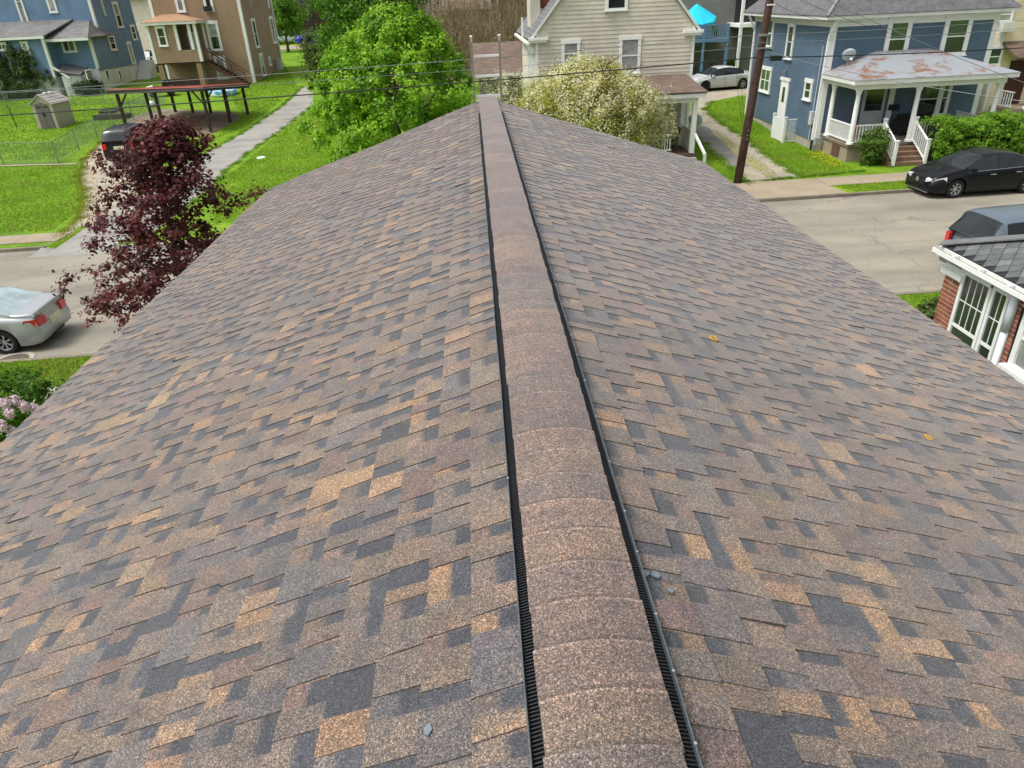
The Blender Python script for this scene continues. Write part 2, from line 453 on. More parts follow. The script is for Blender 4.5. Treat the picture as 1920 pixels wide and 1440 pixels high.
drape('moss_strip', pg((1338, 245), (1352, 248), (1400, 285), (1462, 330), (1440, 334), (1385, 296)), MOSS, .012, 'yellow green mossy strip between the wheel ruts', 'moss')
drape('driveway_apron', [st(9.2, ST1 + .04), st(14.2, ST1 + .04), st(14.0, 27.4), st(9.2, 27.4)], CONC, .02, 'broad pale concrete apron where the gravel drive meets the street', 'apron')
far_street = MB().add([(x, y, hz(y) + .03) for x in (-80, 10) for y in (95, 101)], ((0, 2, 3, 1),)).build('far_road', CONC)
tag(far_street, 'pale far street behind the brown house', 'road', kind='structure')

def slabs(name, x0, x1, yp0, yp1, mat, label, n, seed):
    rnd = random.Random(seed)
    base = MB().add([(x, yp + YAW * x, .006) for x in (x0, x1) for yp in (yp0, yp1)], ((0, 2, 3, 1),)).build(name, DIRT)
    tag(base, label, 'sidewalk', kind='structure')
    w = (x1 - x0) / n
    for i in range(n):
        a, b = x0 + w * i + .008, x0 + w * (i + 1) - .008
        h = .022 + rnd.uniform(-.006, .006)
        MB().prism([(a, yp0 + YAW * a), (b, yp0 + YAW * b), (b, yp1 + YAW * b), (a, yp1 + YAW * a)], [.002] * 4, [h, h + rnd.uniform(-.006, .006), h, h + rnd.uniform(-.005, .005)]).build('paving_slab', mat, base)
slabs('sidewalk', 8.0, 35.0, 27.4, 28.75, CONC, 'beige concrete sidewalk in front of the blue porch house', 18, 1)
slabs('sidewalk', -36.0, -15.7, 26.75, 27.9, CONC, 'pale concrete sidewalk edging the round cornered lawn', 13, 2)
slabs('sidewalk', -24.0, 1.0, 13.5, 14.6, M('pale_concrete', lin(178, 173, 158), .85, .12, .9, bump=.2, fine=.1), 'pale concrete sidewalk beside the lilac bush', 18, 3)
KERBM = M('worn_kerb', lin(124, 118, 104), .9, .25, 1.5, bump=.4, fine=.15)
def kerb(x0, x1, yp, label, n):
    base = MB()
    root = empty('kerb', (x0, yp + YAW * x0, 0), 0, label, 'kerb'); root['kind'] = 'structure'
    w = (x1 - x0) / n
    for i in range(n):
        a, b = x0 + w * i + .006, x0 + w * (i + 1) - .006
        MB().prism([(a, yp - .07 + YAW * a), (b, yp - .07 + YAW * b), (b, yp + .07 + YAW * b), (a, yp + .07 + YAW * a)], -.11, .02).build('kerb_stone', KERBM, root)
kerb(14.4, 36.0, ST1 + .02, 'low grey kerb along the grass strip beside the black sedan', 12)
kerb(8.0, 14.38, ST1 + .0, 'cracked low kerb edge of the concrete apron', 3)
kerb(-36.0, -15.8, ST1 + .02, 'low grey kerb along the lawn with the rounded corner', 9)
kerb(-24.0, 24.0, ST0 - .03, 'low worn kerb on the street side nearest the new shingle roof', 24)

def in_poly(P, X, Y):
    r = np.zeros(len(X), bool); n = len(P)
    for i in range(n):
        (x1, y1), (x2, y2) = P[i], P[(i + 1) % n]
        c = ((y1 > Y) != (y2 > Y)) & (X < (x2 - x1) * (Y - y1) / (y2 - y1 + 1e-9) + x1)
        r ^= c
    return r
def blades(name, poly, dens, h, label, seed, w=.014, c0=(.155, .285, .015), c1=(.31, .465, .04), excl=(), z=None):
    rng = np.random.default_rng(seed)
    P = np.array(poly); lo, hi = P.min(0), P.max(0)
    n = int(dens * np.prod(hi - lo)); X = rng.uniform(lo[0], hi[0], n); Y = rng.uniform(lo[1], hi[1], n)
    k = in_poly(poly, X, Y)
    for e in excl: k &= ~in_poly(e, X, Y)
    X, Y = X[k], Y[k]; n = len(X)
    Z = np.array([hz(y) for y in Y]) if z is None else np.full(n, z)
    a = rng.uniform(0, 2 * np.pi, n); hh = h * rng.uniform(.5, 1.3, n); ln = rng.uniform(.2, .9, n) * hh; b = rng.uniform(0, 2 * np.pi, n)
    V = np.empty((n, 3, 3))
    V[:, 0] = np.stack([X - np.cos(a) * w, Y - np.sin(a) * w, Z], 1); V[:, 1] = np.stack([X + np.cos(a) * w, Y + np.sin(a) * w, Z], 1)
    V[:, 2] = np.stack([X + np.cos(b) * ln, Y + np.sin(b) * ln, Z + hh], 1)
    t = rng.random((n, 1)) * .6 + .4 * (np.sin(X * .9 + seed) * np.sin(Y * .7) * .5 + .25 * np.sin(X * 2.7 + Y * 1.9) + .25 * np.sin(Y * 4.1 - X * .6) + .5)[:, None]
    t = np.clip(t, 0, 1); C = np.array(c0) * (1 - t) + np.array(c1) * t
    dry = ((np.sin(X * 1.3 + 2 * seed) + np.sin(Y * 1.7 + X * .5) > 1.35) & (rng.random(n) < .4))[:, None]; C = np.where(dry, np.array([.26, .24, .06]), C)
    o = np_mesh(name, V.reshape(-1, 3), np.arange(n * 3).reshape(-1, 3), C, BLADE, kind='stuff')
    return tag(o, label, 'grass')

# ------------------------------------------------------------------ the house under the camera: roof, shingles, ridge vent
XR, SL = .215, 1 / 3.0
ZR = 5.70 + .178 * SL
YN, YF = -3.2, 12.42
EH = .143 * .9487
D1 = {-1: .315 + 26 * EH, 1: .312 + 25 * EH}
def rz(s, d, y):
    w = .006 * math.sin(1.7 * y + .9 * d + s) + .005 * math.sin(.63 * y - 1.9 * d) + .004 * math.sin(2.9 * d + 1.1 * y + 2 * s)
    return ZR - d * SL + w * min(1, d / .6)
def rp(s, d, y, off=0.0):
    return (XR + s * d + s * off * SL * .95, y, rz(s, d, y) + off * .95)
house = empty('house', (XR, 4.5, 0), 0, 'house with a new brown, tan and slate shingle roof and black ridge vent', 'house')
WALLW = M('house_wall_siding', lin(205, 205, 200), .6)
mb = MB(); mb.box(XR - 3.35, XR + 3.2, YN + .4, YF - .35, 0, 4.35)
mb.prism([(XR - 3.35, 0), (XR + 3.2, 0), (XR, 0)], 0, 0) if 0 else None
for yy in (YF - .36, YN + .41): mb.add([(XR - 3.3, yy, 4.35), (XR + 3.15, yy, 4.35), (XR, yy, 5.45)], ((0, 1, 2),))
mb.build('wall', WALLW, house)
mb = MB()
for s in (-1, 1):
    e = D1[s] - .03
    mb.hexa([(XR, YN, ZR - .15), (XR + s * e, YN, ZR - e * SL - .15), (XR + s * e, YF - .03, ZR - e * SL - .15), (XR, YF - .03, ZR - .15),
             (XR, YN, ZR - .022), (XR + s * e, YN, ZR - e * SL - .022), (XR + s * e, YF - .03, ZR - e * SL - .022), (XR, YF - .03, ZR - .022)])
roof = mb.build('roof', M('roof_deck', lin(70, 60, 52), .8), house)
for s in (-1, 1):
    e = D1[s] - .05
    MB().box(XR + s * e, XR + s * (e - .02), YN, YF - .06, ZR - e * SL - .26, ZR - e * SL - .05).build('fascia', WHITE, house)
    MB().hexa([(XR, YF - .05, ZR - .3), (XR + s * e, YF - .05, ZR - e * SL - .28), (XR + s * e, YF - .02, ZR - e * SL - .28), (XR, YF - .02, ZR - .3),
               (XR, YF - .05, ZR - .03), (XR + s * e, YF - .05, ZR - e * SL - .03), (XR + s * e, YF - .02, ZR - e * SL - .03), (XR, YF - .02, ZR - .03)]).build('rake_board', WHITE, house)
PAL = [(.35, lin(109, 99, 91)), (.22, lin(119, 103, 89)), (.13, lin(143, 117, 90)), (.13, lin(111, 92, 85)), (.17, lin(92, 90, 92))]
rs = random.Random(77)
def pal(r=rs):
    t = r.random(); a = 0
    for w, c in PAL:
        a += w
        if t < a: break
    k = r.uniform(.74, 1.03); j = r.uniform(-.025, .025)
    c2 = PAL[0][1]; q = r.uniform(0, .35)
    return tuple(max(.01, (c[i] * (1 - q) + c2[i] * q) * k * (1 + (j, 0, -j)[i])) for i in range(3))
BAND = lin(60, 63, 70)
teeth = []; pal_mid = lin(100, 91, 85)
for s in (-1, 1):
    d0 = .178 - .03 if s < 0 else .178 - .06
    edges = []
    d = D1[s]
    while d > d0: edges.append(d); d -= EH
    edges.append(d0)
    edges = edges[::-1]
    for k in range(len(edges) - 1):
        da, db = edges[k], edges[k + 1]
        course = MB()
        y = YN + rs.uniform(-.1, 0); gap = rs.random() < .5
        yend = YF + rs.uniform(-.006, .008)
        while y < yend:
            L = (rs.uniform(.035, .09) if rs.random() < .82 else rs.uniform(.09, .15)) if gap else (rs.uniform(.055, .13) if rs.random() < .78 else rs.uniform(.13, .21))
            y1 = min(y + L, yend)
            if gap:
                c = pal(); bw = rs.uniform(.3, .48) if rs.random() < .72 else (0 if rs.random() < .4 else 1)
                dm = da + (db - da) * bw
                kk = rs.uniform(.8, 1.2)
                if bw > 0: course.quad(rp(s, da, y, .001), rp(s, da, y1, .001), rp(s, dm, y1, .001 + .005 * bw), rp(s, dm, y, .001 + .005 * bw), tuple(q * kk for q in BAND))
                if bw < 1:
                    de = dm + .022; oe = .001 + .005 * (de - da) / (db - da); bk = tuple(q * kk for q in BAND)
                    dj = rs.uniform(-.006, .006)
                    course.quad(rp(s, dm, y, .001 + .005 * bw), rp(s, dm, y1, .001 + .005 * bw), rp(s, de + dj, y1, oe), rp(s, de, y, oe), [bk if bw else c] * 2 + [c] * 2)
                    course.quad(rp(s, de, y, oe), rp(s, de + dj, y1, oe), rp(s, db, y1, .006), rp(s, db, y, .006), c)
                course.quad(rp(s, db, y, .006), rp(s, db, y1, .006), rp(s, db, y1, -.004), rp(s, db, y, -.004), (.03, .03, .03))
            else:
                course.quad(rp(s, da, y, .001), rp(s, da, y1, .001), rp(s, db, y1, .006), rp(s, db, y, .006), pal())
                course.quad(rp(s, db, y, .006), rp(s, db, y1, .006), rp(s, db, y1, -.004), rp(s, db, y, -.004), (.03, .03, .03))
                lift = 0.0
                t = rs.random()
                if t < .014: lift = rs.uniform(.004, .009)
                tp = rs.uniform(0, .012); du = max(da - .012, d0 - .01)
                ou, ol = .0045 + rs.uniform(0, .0012), .009 + rs.uniform(-.001, .0015)
                m_ = MB(); c = pal(); c2 = pal() if rs.random() < .3 else tuple(q * rs.uniform(.93, 1.07) for q in c)
                ym = y + (y1 - y) * rs.uniform(.35, .65)
                P = lambda d_, y_, o_: rp(s, d_, y_, o_)
                dl = db + rs.uniform(-.001, .003)
                ya, yb = y + tp, y1 - tp
                cm = tuple(.5 * (c[q] + c2[q]) for q in range(3)); cu, cu2, cl_, cl2 = [tuple(v[q] * (1 - w_) + pal_mid[q] * w_ for q in range(3)) for v, w_ in ((c, rs.uniform(0, .4)), (c2, rs.uniform(0, .4)), (c, rs.uniform(0, .25)), (c2, rs.uniform(0, .25)))]
                m_.quad(P(du, ya, ou), P(du, ym, ou), P(dl, ym, ol), P(dl, y, ol + lift), [cu, cm, cm, cl_])
                m_.quad(P(du, ym, ou), P(du, yb, ou), P(dl, y1, ol + lift * .2), P(dl, ym, ol), [cm, cu2, cl2, cm])
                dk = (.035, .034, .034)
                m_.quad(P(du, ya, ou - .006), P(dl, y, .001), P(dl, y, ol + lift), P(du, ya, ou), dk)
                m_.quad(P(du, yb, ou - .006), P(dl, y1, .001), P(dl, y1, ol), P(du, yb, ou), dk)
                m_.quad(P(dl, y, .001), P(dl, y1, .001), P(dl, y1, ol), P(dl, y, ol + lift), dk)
                ctr = Vector(P((da + db) / 2, (y + y1) / 2, .008))
                v = RM.T @ np.array([ctr.x, ctr.y, ctr.z - CAMZ])
                vis = 0.0
                if v[2] < -.2:
                    px, py = 960 + FPX * v[0] / -v[2], 720 - FPX * v[1] / -v[2]
                    if -60 < px < 1980 and -60 < py < 1500:
                        n = Vector((s * SL, 0, 1)).normalized(); w = Vector((0, 0, CAMZ)) - ctr
                        vis = (y1 - y) * n.dot(w.normalized()) / w.length_squared
                teeth.append((vis, m_))
            y = y1; gap = not gap if rs.random() < .9 else gap
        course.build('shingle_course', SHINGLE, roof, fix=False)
teeth.sort(key=lambda t: -t[0])
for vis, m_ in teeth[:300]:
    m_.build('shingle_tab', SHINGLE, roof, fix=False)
rest = MB()
for vis, m_ in teeth[300:]:
    n = len(rest.v); rest.v += m_.v; rest.f += [[i + n for i in f] for f in m_.f]; rest.c += m_.c
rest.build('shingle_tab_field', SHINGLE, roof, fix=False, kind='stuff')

# ridge cap: short overlapping bent shingles over the vent, butts to the far end
rc = random.Random(5)
CW = .1525
def cap_z(u): return 5.767 - .027 * abs(u) ** 2.0
y = YN
capcol = [lin(124, 108, 97), lin(117, 101, 94), lin(111, 102, 97), lin(128, 110, 96), lin(107, 98, 95), lin(120, 104, 97)]
prevc = capcol[0]
while y < YF:
    y1 = y + .143
    c = rc.choice(capcol); kk = rc.uniform(.82, .95); c = tuple((c[i] * .7 + prevc[i] * .3) * kk for i in range(3)); prevc = c
    m_ = MB(); ns = 12
    th = rc.uniform(.005, .008); jx = rc.uniform(-.002, .002); tw = rc.uniform(-.003, .003)
    row = lambda yy, zo, dx, wv=0.0: [(XR + jx + dx + (-1 + 2 * i / ns) * CW, yy + rc.uniform(-.0012, .0012) * wv, cap_z(-1 + 2 * i / ns) + zo) for i in range(ns + 1)]
    ys3 = [y - .01, y + .016, y + .05 + rc.uniform(-.012, .012), y + .10 + rc.uniform(-.012, .012), y1 - .009, y1]
    rows = [row(ys3[0], -.002, 0), row(ys3[1], th * .1, 0, 2.0), row(ys3[2], th * .35, tw * .3, 6.0), row(ys3[3], th * .7, tw * .7, 6.0), row(ys3[4], th * .95, tw, 1.5), row(ys3[5], th, tw, 1.0), row(y1 + .002, -.006, tw)]
    cs = []
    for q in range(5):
        k_ = (.7, rc.uniform(.88, 1.08), rc.uniform(.88, 1.08), rc.uniform(.88, 1.08), 1.35)[q]; cs.append(tuple(v * k_ for v in c))  # nearest strip carries painted lap shadow; farthest strip is a paler worn edge
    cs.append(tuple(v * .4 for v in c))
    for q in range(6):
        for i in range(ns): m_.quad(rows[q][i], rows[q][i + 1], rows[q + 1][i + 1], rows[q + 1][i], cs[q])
    for j in (0, ns):
        m_.quad(rows[0][j], rows[5][j], (rows[5][j][0], rows[5][j][1], rows[5][j][2] - .01), (rows[0][j][0], rows[0][j][1], rows[0][j][2] - .01), (.05, .045, .042))
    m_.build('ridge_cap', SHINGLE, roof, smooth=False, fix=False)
    y = y1

for s in (-1, 1):
    xo = XR + s * .178; xi = XR + s * .135
    vent = MB()
    f = lambda x_, z_, y_: (x_, y_, z_)
    zt = 5.712
    vent.box(xo, xi, YN, 11.0, zt - .016, zt + .004)
    vo_ = vent.build('ridge_vent', BLACKP, roof)
    lp = MB(); n = 46; ys_ = [YN + (11.0 - YN) * i / n for i in range(n + 1)]
    rl = random.Random(9 + s); jx = [rl.uniform(-.002, .002) for _ in ys_]
    for i in range(n):
        a, b = ys_[i], ys_[i + 1]
        lp.hexa([(xo + s * .004 + jx[i], a, zt - .02), (xo + jx[i], a, zt - .02), (xo + jx[i + 1], b, zt - .02), (xo + s * .004 + jx[i + 1], b, zt - .02),
                 (xo + s * .006 + jx[i], a, zt + .026), (xo + s * .003 + jx[i], a, zt + .026), (xo + s * .003 + jx[i + 1], b, zt + .026), (xo + s * .006 + jx[i + 1], b, zt + .026)])
    lp.build('baffle', M('vent_baffle', (.085, .11, .125), .25, .1, 9, spec=.6), vo_)
    rib = MB(); y = YN + .01
    while y < 10.99:
        rib.hexa([(xo, y, zt + .003), (xi, y + .004, zt + .005), (xi, y + .0082, zt + .005), (xo, y + .0042, zt + .003), (xo, y, zt + .012), (xi, y + .004, zt + .022), (xi, y + .0076, zt + .022), (xo, y + .0036, zt + .012)])
        y += .0105
    rib.build('louver', M('vent_louver', (.016, .017, .019), .35, .2, 8, spec=.6), vo_, fix=False, kind='stuff')
    dots = MB(); y = YN
    while y < 10.9:
        y += rl.uniform(.16, .34) if s > 0 else rl.uniform(.9, 1.6)
        dots.box(xo + s * .0015, xo + s * .008, y, y + .006, zt + .0255, zt + .029)
    dots.build('fastener', ALU, vo_, kind='stuff')

def on_roof(px, py):
    r = ray(px, py); s = -1 if px < 1000 else 1
    lo, hi = .3, 25.0
    for _ in range(50):
        t = (lo + hi) / 2; p = r * t + np.array([0, 0, CAMZ])
        if p[2] > rz(s, s * (p[0] - XR), p[1]) + .012: lo = t
        else: hi = t
    return Vector(r * hi + np.array([0, 0, CAMZ])), s
SCRAP = M('slate_scrap', lin(112, 122, 130), .5, .2, 20)
scraps = [(1209, 1075, .014, 'small slate grey shingle scrap touching the ridge vent'), (1231, 1079, .018, 'slate grey shingle scrap, the wider of a pair beside the ridge vent'), (1257, 1108, .010, 'tiny slate grey shingle crumb a hand away from the paired scraps'), (802, 1371, .016, 'single slate grey shingle scrap on the slope without yellow rings')]
for i, (px, py, r_, lb) in enumerate(scraps):
    p, s = on_roof(px, py); q = random.Random(i)
    pl = [(p.x + r_ * math.cos(a) * q.uniform(.6, 1.2), p.y + r_ * 1.2 * math.sin(a) * q.uniform(.6, 1.2)) for a in (0, 1.2, 2.3, 3.5, 4.9)]
    zz = [rz(s, s * (a - XR), b) + .0105 for a, b in pl]
    tag(MB().prism(pl, zz, [z + .006 for z in zz]).build('shingle_scrap', SCRAP), lb, 'scrap', 'shingle scraps left on the roof')
for (px, py, r_, lb) in ((1338, 635, .020, 'yellow plastic ring on the roof, high up near the ridge vent'), (1741, 821, .016, 'yellow plastic ring on the roof, lower down towards the brick house')):
    p, s = on_roof(px, py)
    pts = [(p.x + r_ * math.cos(a), p.y + r_ * 1.5 * math.sin(a)) for a in [2 * math.pi * i / 14 for i in range(15)]]
    tag(MB().tube([(a, b, rz(s, s * (a - XR), b) + .015) for a, b in pts], .0035, 5).build('plastic_ring', M('yellow_plastic', lin(205, 165, 40), .4), smooth=True), lb, 'ring', 'yellow rings left on the roof')

# ladder leaning on the far gable
lad = empty('ladder', (.22, 14.3, 0), 0, 'aluminium extension ladder with pale rungs standing above the ridge end', 'ladder')
def lp_(x, z): return (x, 12.47 + (6.7 - z) * .24 + .0, z)
RAIL = M('ladder_rail_grey', lin(150, 145, 143), .5, .12, 5, metal=.0)
for x in (-.005, .445):
    r_ = MB().bar(lp_(x, 0.0), lp_(x, 6.6), .03, .07).build('rail', RAIL, lad)
    MB().bar(lp_(x, 6.6), lp_(x, 6.68), .038, .08).build('end_cap', M('ladder_cap', lin(185, 190, 188), .5), r_)
z = 6.385 - .31 * 20
while z < 6.5:
    if z > .15: MB().bar(lp_(-.005, z), lp_(.445, z), .045, .034).build('rung', M('ladder_rung', lin(228, 228, 226), .5, .05, 3, metal=0), lad)
    z += .31

# ------------------------------------------------------------------ buildings
class Face:
    """a wall plane: o lower corner, u along the wall, n outward"""
    def __init__(s, o, u, n): s.o = Vector(o); s.u = Vector(u); s.n = Vector(n)
    def P(s, u, z, d=0.0): 
        p = s.o + s.u * u + s.n * d
        return Vector((p.x, p.y, z))
    def hit(s, px, py):
        r = Vector(ray(px, py)); c = Vector((0, 0, CAMZ))
        t = (s.o - c).dot(s.n) / r.dot(s.n); p = c + r * t
        return (p - s.o).dot(s.u), p.z
def fbox(mb, F, u0, u1, z0, z1, d0, d1, col=None):
    a = [F.P(u0, z0, d0), F.P(u1, z0, d0), F.P(u1, z0, d1), F.P(u0, z0, d1)]
    b = [F.P(u0, z1, d0), F.P(u1, z1, d0), F.P(u1, z1, d1), F.P(u0, z1, d1)]
    return mb.hexa(a + b, col)
def front(x0, y): return Face((x0, y, 0), (1, 0, 0), (0, -1, 0))
def side_l(x, y0): return Face((x, y0, 0), (0, 1, 0), (-1, 0, 0))
def side_r(x, y0): return Face((x, y0, 0), (0, 1, 0), (1, 0, 0))
def siding(mb, F, u0, u1, z0, z1, pitch=.15, lap=.016, e0=None, e1=None):
    n = max(1, round((z1 - z0) / pitch)); p = (z1 - z0) / n
    f0 = e0 or (lambda z: u0); f1 = e1 or (lambda z: u1)
    for i in range(n):
        a, b = z0 + i * p, z0 + (i + 1) * p
        if f1(a) - f0(a) < .05: break
        mb.quad(F.P(f0(a), a, lap), F.P(f1(a), a, lap), F.P(f1(b), b, .002), F.P(f0(b), b, .002))
        mb.quad(F.P(f0(a), a, .0), F.P(f1(a), a, .0), F.P(f1(a), a, lap), F.P(f0(a), a, lap))
def window(par, F, u0, u1, z0, z1, trim=.11, split=True, top=None, bot=None, mat=None, grid=(0, 0), sill=True, cols=1, curtain=False, mw=.01):
    if u0 > u1: u0, u1 = u1, u0
    if z0 > z1: z0, z1 = z1, z0
    m = MB(); mat = mat or WHITE
    fbox(m, F, u0, u0 + trim, z0, z1, 0, .078); fbox(m, F, u1 - trim, u1, z0, z1, 0, .078)
    fbox(m, F, u0 - .03, u1 + .03, z1 - trim * 1.1, z1 + .03, .0, .09); fbox(m, F, u0 + trim, u1 - trim, z0, z0 + trim * .7, 0, .076)
    a0, a1, b0, b1 = u0 + trim, u1 - trim, z0 + trim * .7, z1 - trim * 1.1
    cw = (a1 - a0) / cols
    for i in range(1, cols): fbox(m, F, a0 + cw * i - .035, a0 + cw * i + .035, b0, b1, 0, .07)
    zm = (b0 + b1) / 2
    if split: fbox(m, F, a0, a1, zm - .025, zm + .025, 0, .064)
    for i in range(1, grid[0]): 
        u = a0 + (a1 - a0) * i / grid[0]; fbox(m, F, u - mw, u + mw, zm if split else b0, b1, .03, .06)
    for i in range(1, grid[1]):
        lo = zm if split else b0; z = lo + (b1 - lo) * i / grid[1]; fbox(m, F, a0, a1, z - mw, z + mw, .03, .059)
    w = m.build('window', mat, par)
    if sill: fbox(MB(), F, u0 - .05, u1 + .05, z0 - .05, z0 - .002, 0, .12).build('sill', mat, w)
    top, bot = top or GLASSD, bot or top or GLASSD
    if curtain:
        c = MB(); n = 14
        for i in range(n):
            ua, ub = a0 + (a1 - a0) * i / n, a0 + (a1 - a0) * (i + 1) / n
            c.quad(F.P(ua, b0, .035 + .006 * (i % 2)), F.P(ub, b0, .035 + .006 * ((i + 1) % 2)), F.P(ub, b1, .035 + .006 * ((i + 1) % 2)), F.P(ua, b1, .035 + .006 * (i % 2)))
        c.build('curtain', CURT, w)
        top = bot = GLASSC
    for i in range(cols):
        ua, ub = a0 + cw * i, a0 + cw * (i + 1)
        if split:
            MB().quad(F.P(ua, zm, .052), F.P(ub, zm, .052), F.P(ub, b1, .052), F.P(ua, b1, .052)).build('pane', top, w)
            MB().quad(F.P(ua, b0, .046), F.P(ub, b0, .046), F.P(ub, zm, .046), F.P(ua, zm, .046)).build('pane', bot, w)
        else:
            MB().quad(F.P(ua, b0, .048), F.P(ub, b0, .048), F.P(ub, b1, .048), F.P(ua, b1, .048)).build('pane', top, w)
    return w
def wpx(par, F, tl, br, **kw):
    a, b = F.hit(*tl), F.hit(*br)
    return window(par, F, a[0], b[0], b[1], a[1], **kw)
def part(par, name, mat, *boxes):
    m = MB()
    for b in boxes: m.box(*b)
    return m.build(name, mat, par)
def bars(par, name, mat, w, *segs, h=None):
    m = MB()
    for p, q in segs: m.bar(p, q, w, h)
    return m.build(name, mat, par)

BLUER = M('slate_blue_siding', lin(84, 105, 125), .6, .13, 1.1, fine=.03)
BLUEL = M('denim_blue_siding', lin(108, 138, 168), .6, .13, 1.1, fine=.03)
BROWNS = M('brown_siding', lin(156, 131, 106), .6, .13, 1.1, fine=.03)
BEIGES = M('cream_grey_siding', lin(202, 196, 182), .6, .13, 1.1, fine=.04)
CREAMS = M('pale_yellow_siding', lin(226, 214, 176), .6, .13, 1.1)
GREYS = M('grey_siding', lin(128, 128, 122), .6, .13, 1.1)
RF_GREY = row_shingle_material('grey_shingle_roof', lin(118, 118, 117), .14, .3, 'x')
RF_GREYY = row_shingle_material('grey_shingle_roof_side', lin(108, 108, 110), .14, .3, 'y')
RF_BROWN = row_shingle_material('brown_shingle_roof', lin(112, 94, 82), .14, .3, 'x')
RF_TAN = M('tan_porch_roof', lin(160, 126, 96), .7, .12, 1.5)
RUST = patch_material('rusty_white_metal_roof', lin(146, 151, 157), lin(130, 94, 70), 1.2, .5, .62, .45, .12)

# ---- the cream house with the front gable
bh = empty('cream_house', (6.7, 36, 0), 0, 'cream clapboard house with brown porch roof and brick chimney behind the blossom tree', 'house')
BX0, BX1, BY, BYB = 2.98, 10.38, 36.0, 46.0
EZ = 5.68; PKX = (BX0 + BX1) / 2; PKZ = EZ + 4.4
F = front(BX0, BY); W = BX1 - BX0
m = MB(); siding(m, F, 0, W, .6, EZ, (.178), .023)
siding(m, F, 0, W, EZ, PKZ, (.178), .023, lambda z: W / 2 * (z - EZ) / (PKZ - EZ), lambda z: W - W / 2 * (z - EZ) / (PKZ - EZ))
FL = side_l(BX0, BY); siding(m, FL, 0, BYB - BY, .6, EZ, (.178), .023)
FR = side_r(BX1, BY); siding(m, FR, 0, BYB - BY, .6, EZ, (.178), .023)
m.box(BX0, BX1, BYB - .05, BYB, .6, EZ)
m.build('wall', BEIGES, bh)
part(bh, 'foundation', CONC2, (BX0 + .02, BX1 - .02, BY + .02, BYB, 0, .6))
part(bh, 'corner_board', WHITE, (BX0 - .03, BX0 + .09, BY - .03, BY + .09, .6, EZ)); part(bh, 'corner_board', WHITE, (BX1 - .09, BX1 + .03, BY - .03, BY + .09, .6, EZ))
OV = .32
sl = (PKZ - EZ) / (W / 2)
rf = MB()
rf.slab([(BX0 - OV, BY - .12, EZ - OV * sl + .12), (PKX, BY - .12, PKZ + .12), (PKX, BYB, PKZ + .12), (BX0 - OV, BYB, EZ - OV * sl + .12)], .1)
rf.slab([(BX1 + OV, BY - .12, EZ - OV * sl + .12), (PKX, BY - .12, PKZ + .12), (PKX, BYB, PKZ + .12), (BX1 + OV, BYB, EZ - OV * sl + .12)], .1)
brf = rf.build('roof', RF_GREYY, bh)
for sgn, x in ((-1, BX0), (1, BX1)):
    MB().hexa([(x + sgn * OV, BY - .15, EZ - OV * sl - .02), (PKX, BY - .15, PKZ - .02), (PKX, BY - .121, PKZ - .02), (x + sgn * OV, BY - .121, EZ - OV * sl - .02),
               (x + sgn * OV, BY - .15, EZ - OV * sl + .14), (PKX, BY - .15, PKZ + .14), (PKX, BY - .121, PKZ + .14), (x + sgn * OV, BY - .121, EZ - OV * sl + .14)]).build('rake_board', GREYTRIM, brf)
    part(bh, 'eave_return', WHITE, (x - sgn * .55, x + sgn * .34, BY - .26, BY - .002, EZ - .28, EZ - .16), (x - sgn * .5, x + sgn * .28, BY - .2, BY - .002, EZ - .38, EZ - .281))
g = part(bh, 'gutter', WHITE, (BX0 - OV - .12, BX0 - OV, BY - .1, BYB, EZ - OV * sl - .08, EZ - OV * sl + .03))
bars(bh, 'downspout', WHITE, .09, ((BX0 - OV - .06, 39.6, EZ - OV * sl - .05), (BX0 - .1, 39.6, EZ - 1.0)), ((BX0 - .1, 39.6, EZ - 1.0), (BX0 - .1, 39.6, .3)), ((BX0 - OV - .06, 39.6, EZ - .4), (BX0 - OV - .06, 39.6, EZ + .6)))
ch = part(brf, 'chimney', M('chimney_brick', lin(138, 72, 54), .85, .25, 6, bump=.5, bscale=20, fine=.3, fscale=14), (3.55, 4.35, 39.6, 40.4, EZ, PKZ + .9))
part(brf, 'chimney_flashing', WHITE, (3.5, 4.4, 39.55, 39.598, EZ + .2, EZ + .95))
part(bh, 'dormer', BEIGES, (3.0, 3.5, 39.3, 41.5, EZ - .2, EZ + 2.2))
wpx(bh, F, (1053, 76), (1087, 122), trim=.13, curtain=True)
wpx(bh, F, (1162, 69), (1199, 136), trim=.13, curtain=True)
wpx(bh, F, (1136, -35), (1176, 18), trim=.13)
for y0 in (37.4, 38.6): window(bh, FL, y0 - BY, y0 - BY + .8, 3.0, 4.9, trim=.12, top=GLASSL)
# porch
PY = 33.6; PZ = 3.02
pr = MB().slab([(4.0, PY - .25, PZ + .12), (BX1 + .05, PY - .25, PZ + .12), (BX1 - .3, BY - .05, 3.66), (4.3, BY - .05, 3.66)], .06).build('porch_roof', RF_BROWN, bh)
part(pr, 'fascia', GREYTRIM, (4.02, BX1 + .0, PY - .22, PY - .05, PZ - .13, PZ + .045)); part(pr, 'ceiling', WHITE, (4.1, BX1 - .1, PY - .049, BY - .02, PZ - .02, PZ + .02))
part(pr, 'beam', WHITE, (4.1, BX1 - .35, PY - .02, PY + .16, PZ - .34, PZ - .131)); part(pr, 'beam', WHITE, (BX1 - .42, BX1 - .24, PY + .161, BY - .02, PZ - .34, PZ - .131))
for x in (4.3, 7.0, BX1 - .42): part(bh, 'porch_post', WHITE, (x - .09, x + .12, PY - .02, PY + .18, .45, PZ - .341))
part(bh, 'porch_post', WHITE, (BX1 - .5, BX1 - .3, BY - .4, BY - .2, .45, PZ - .341))
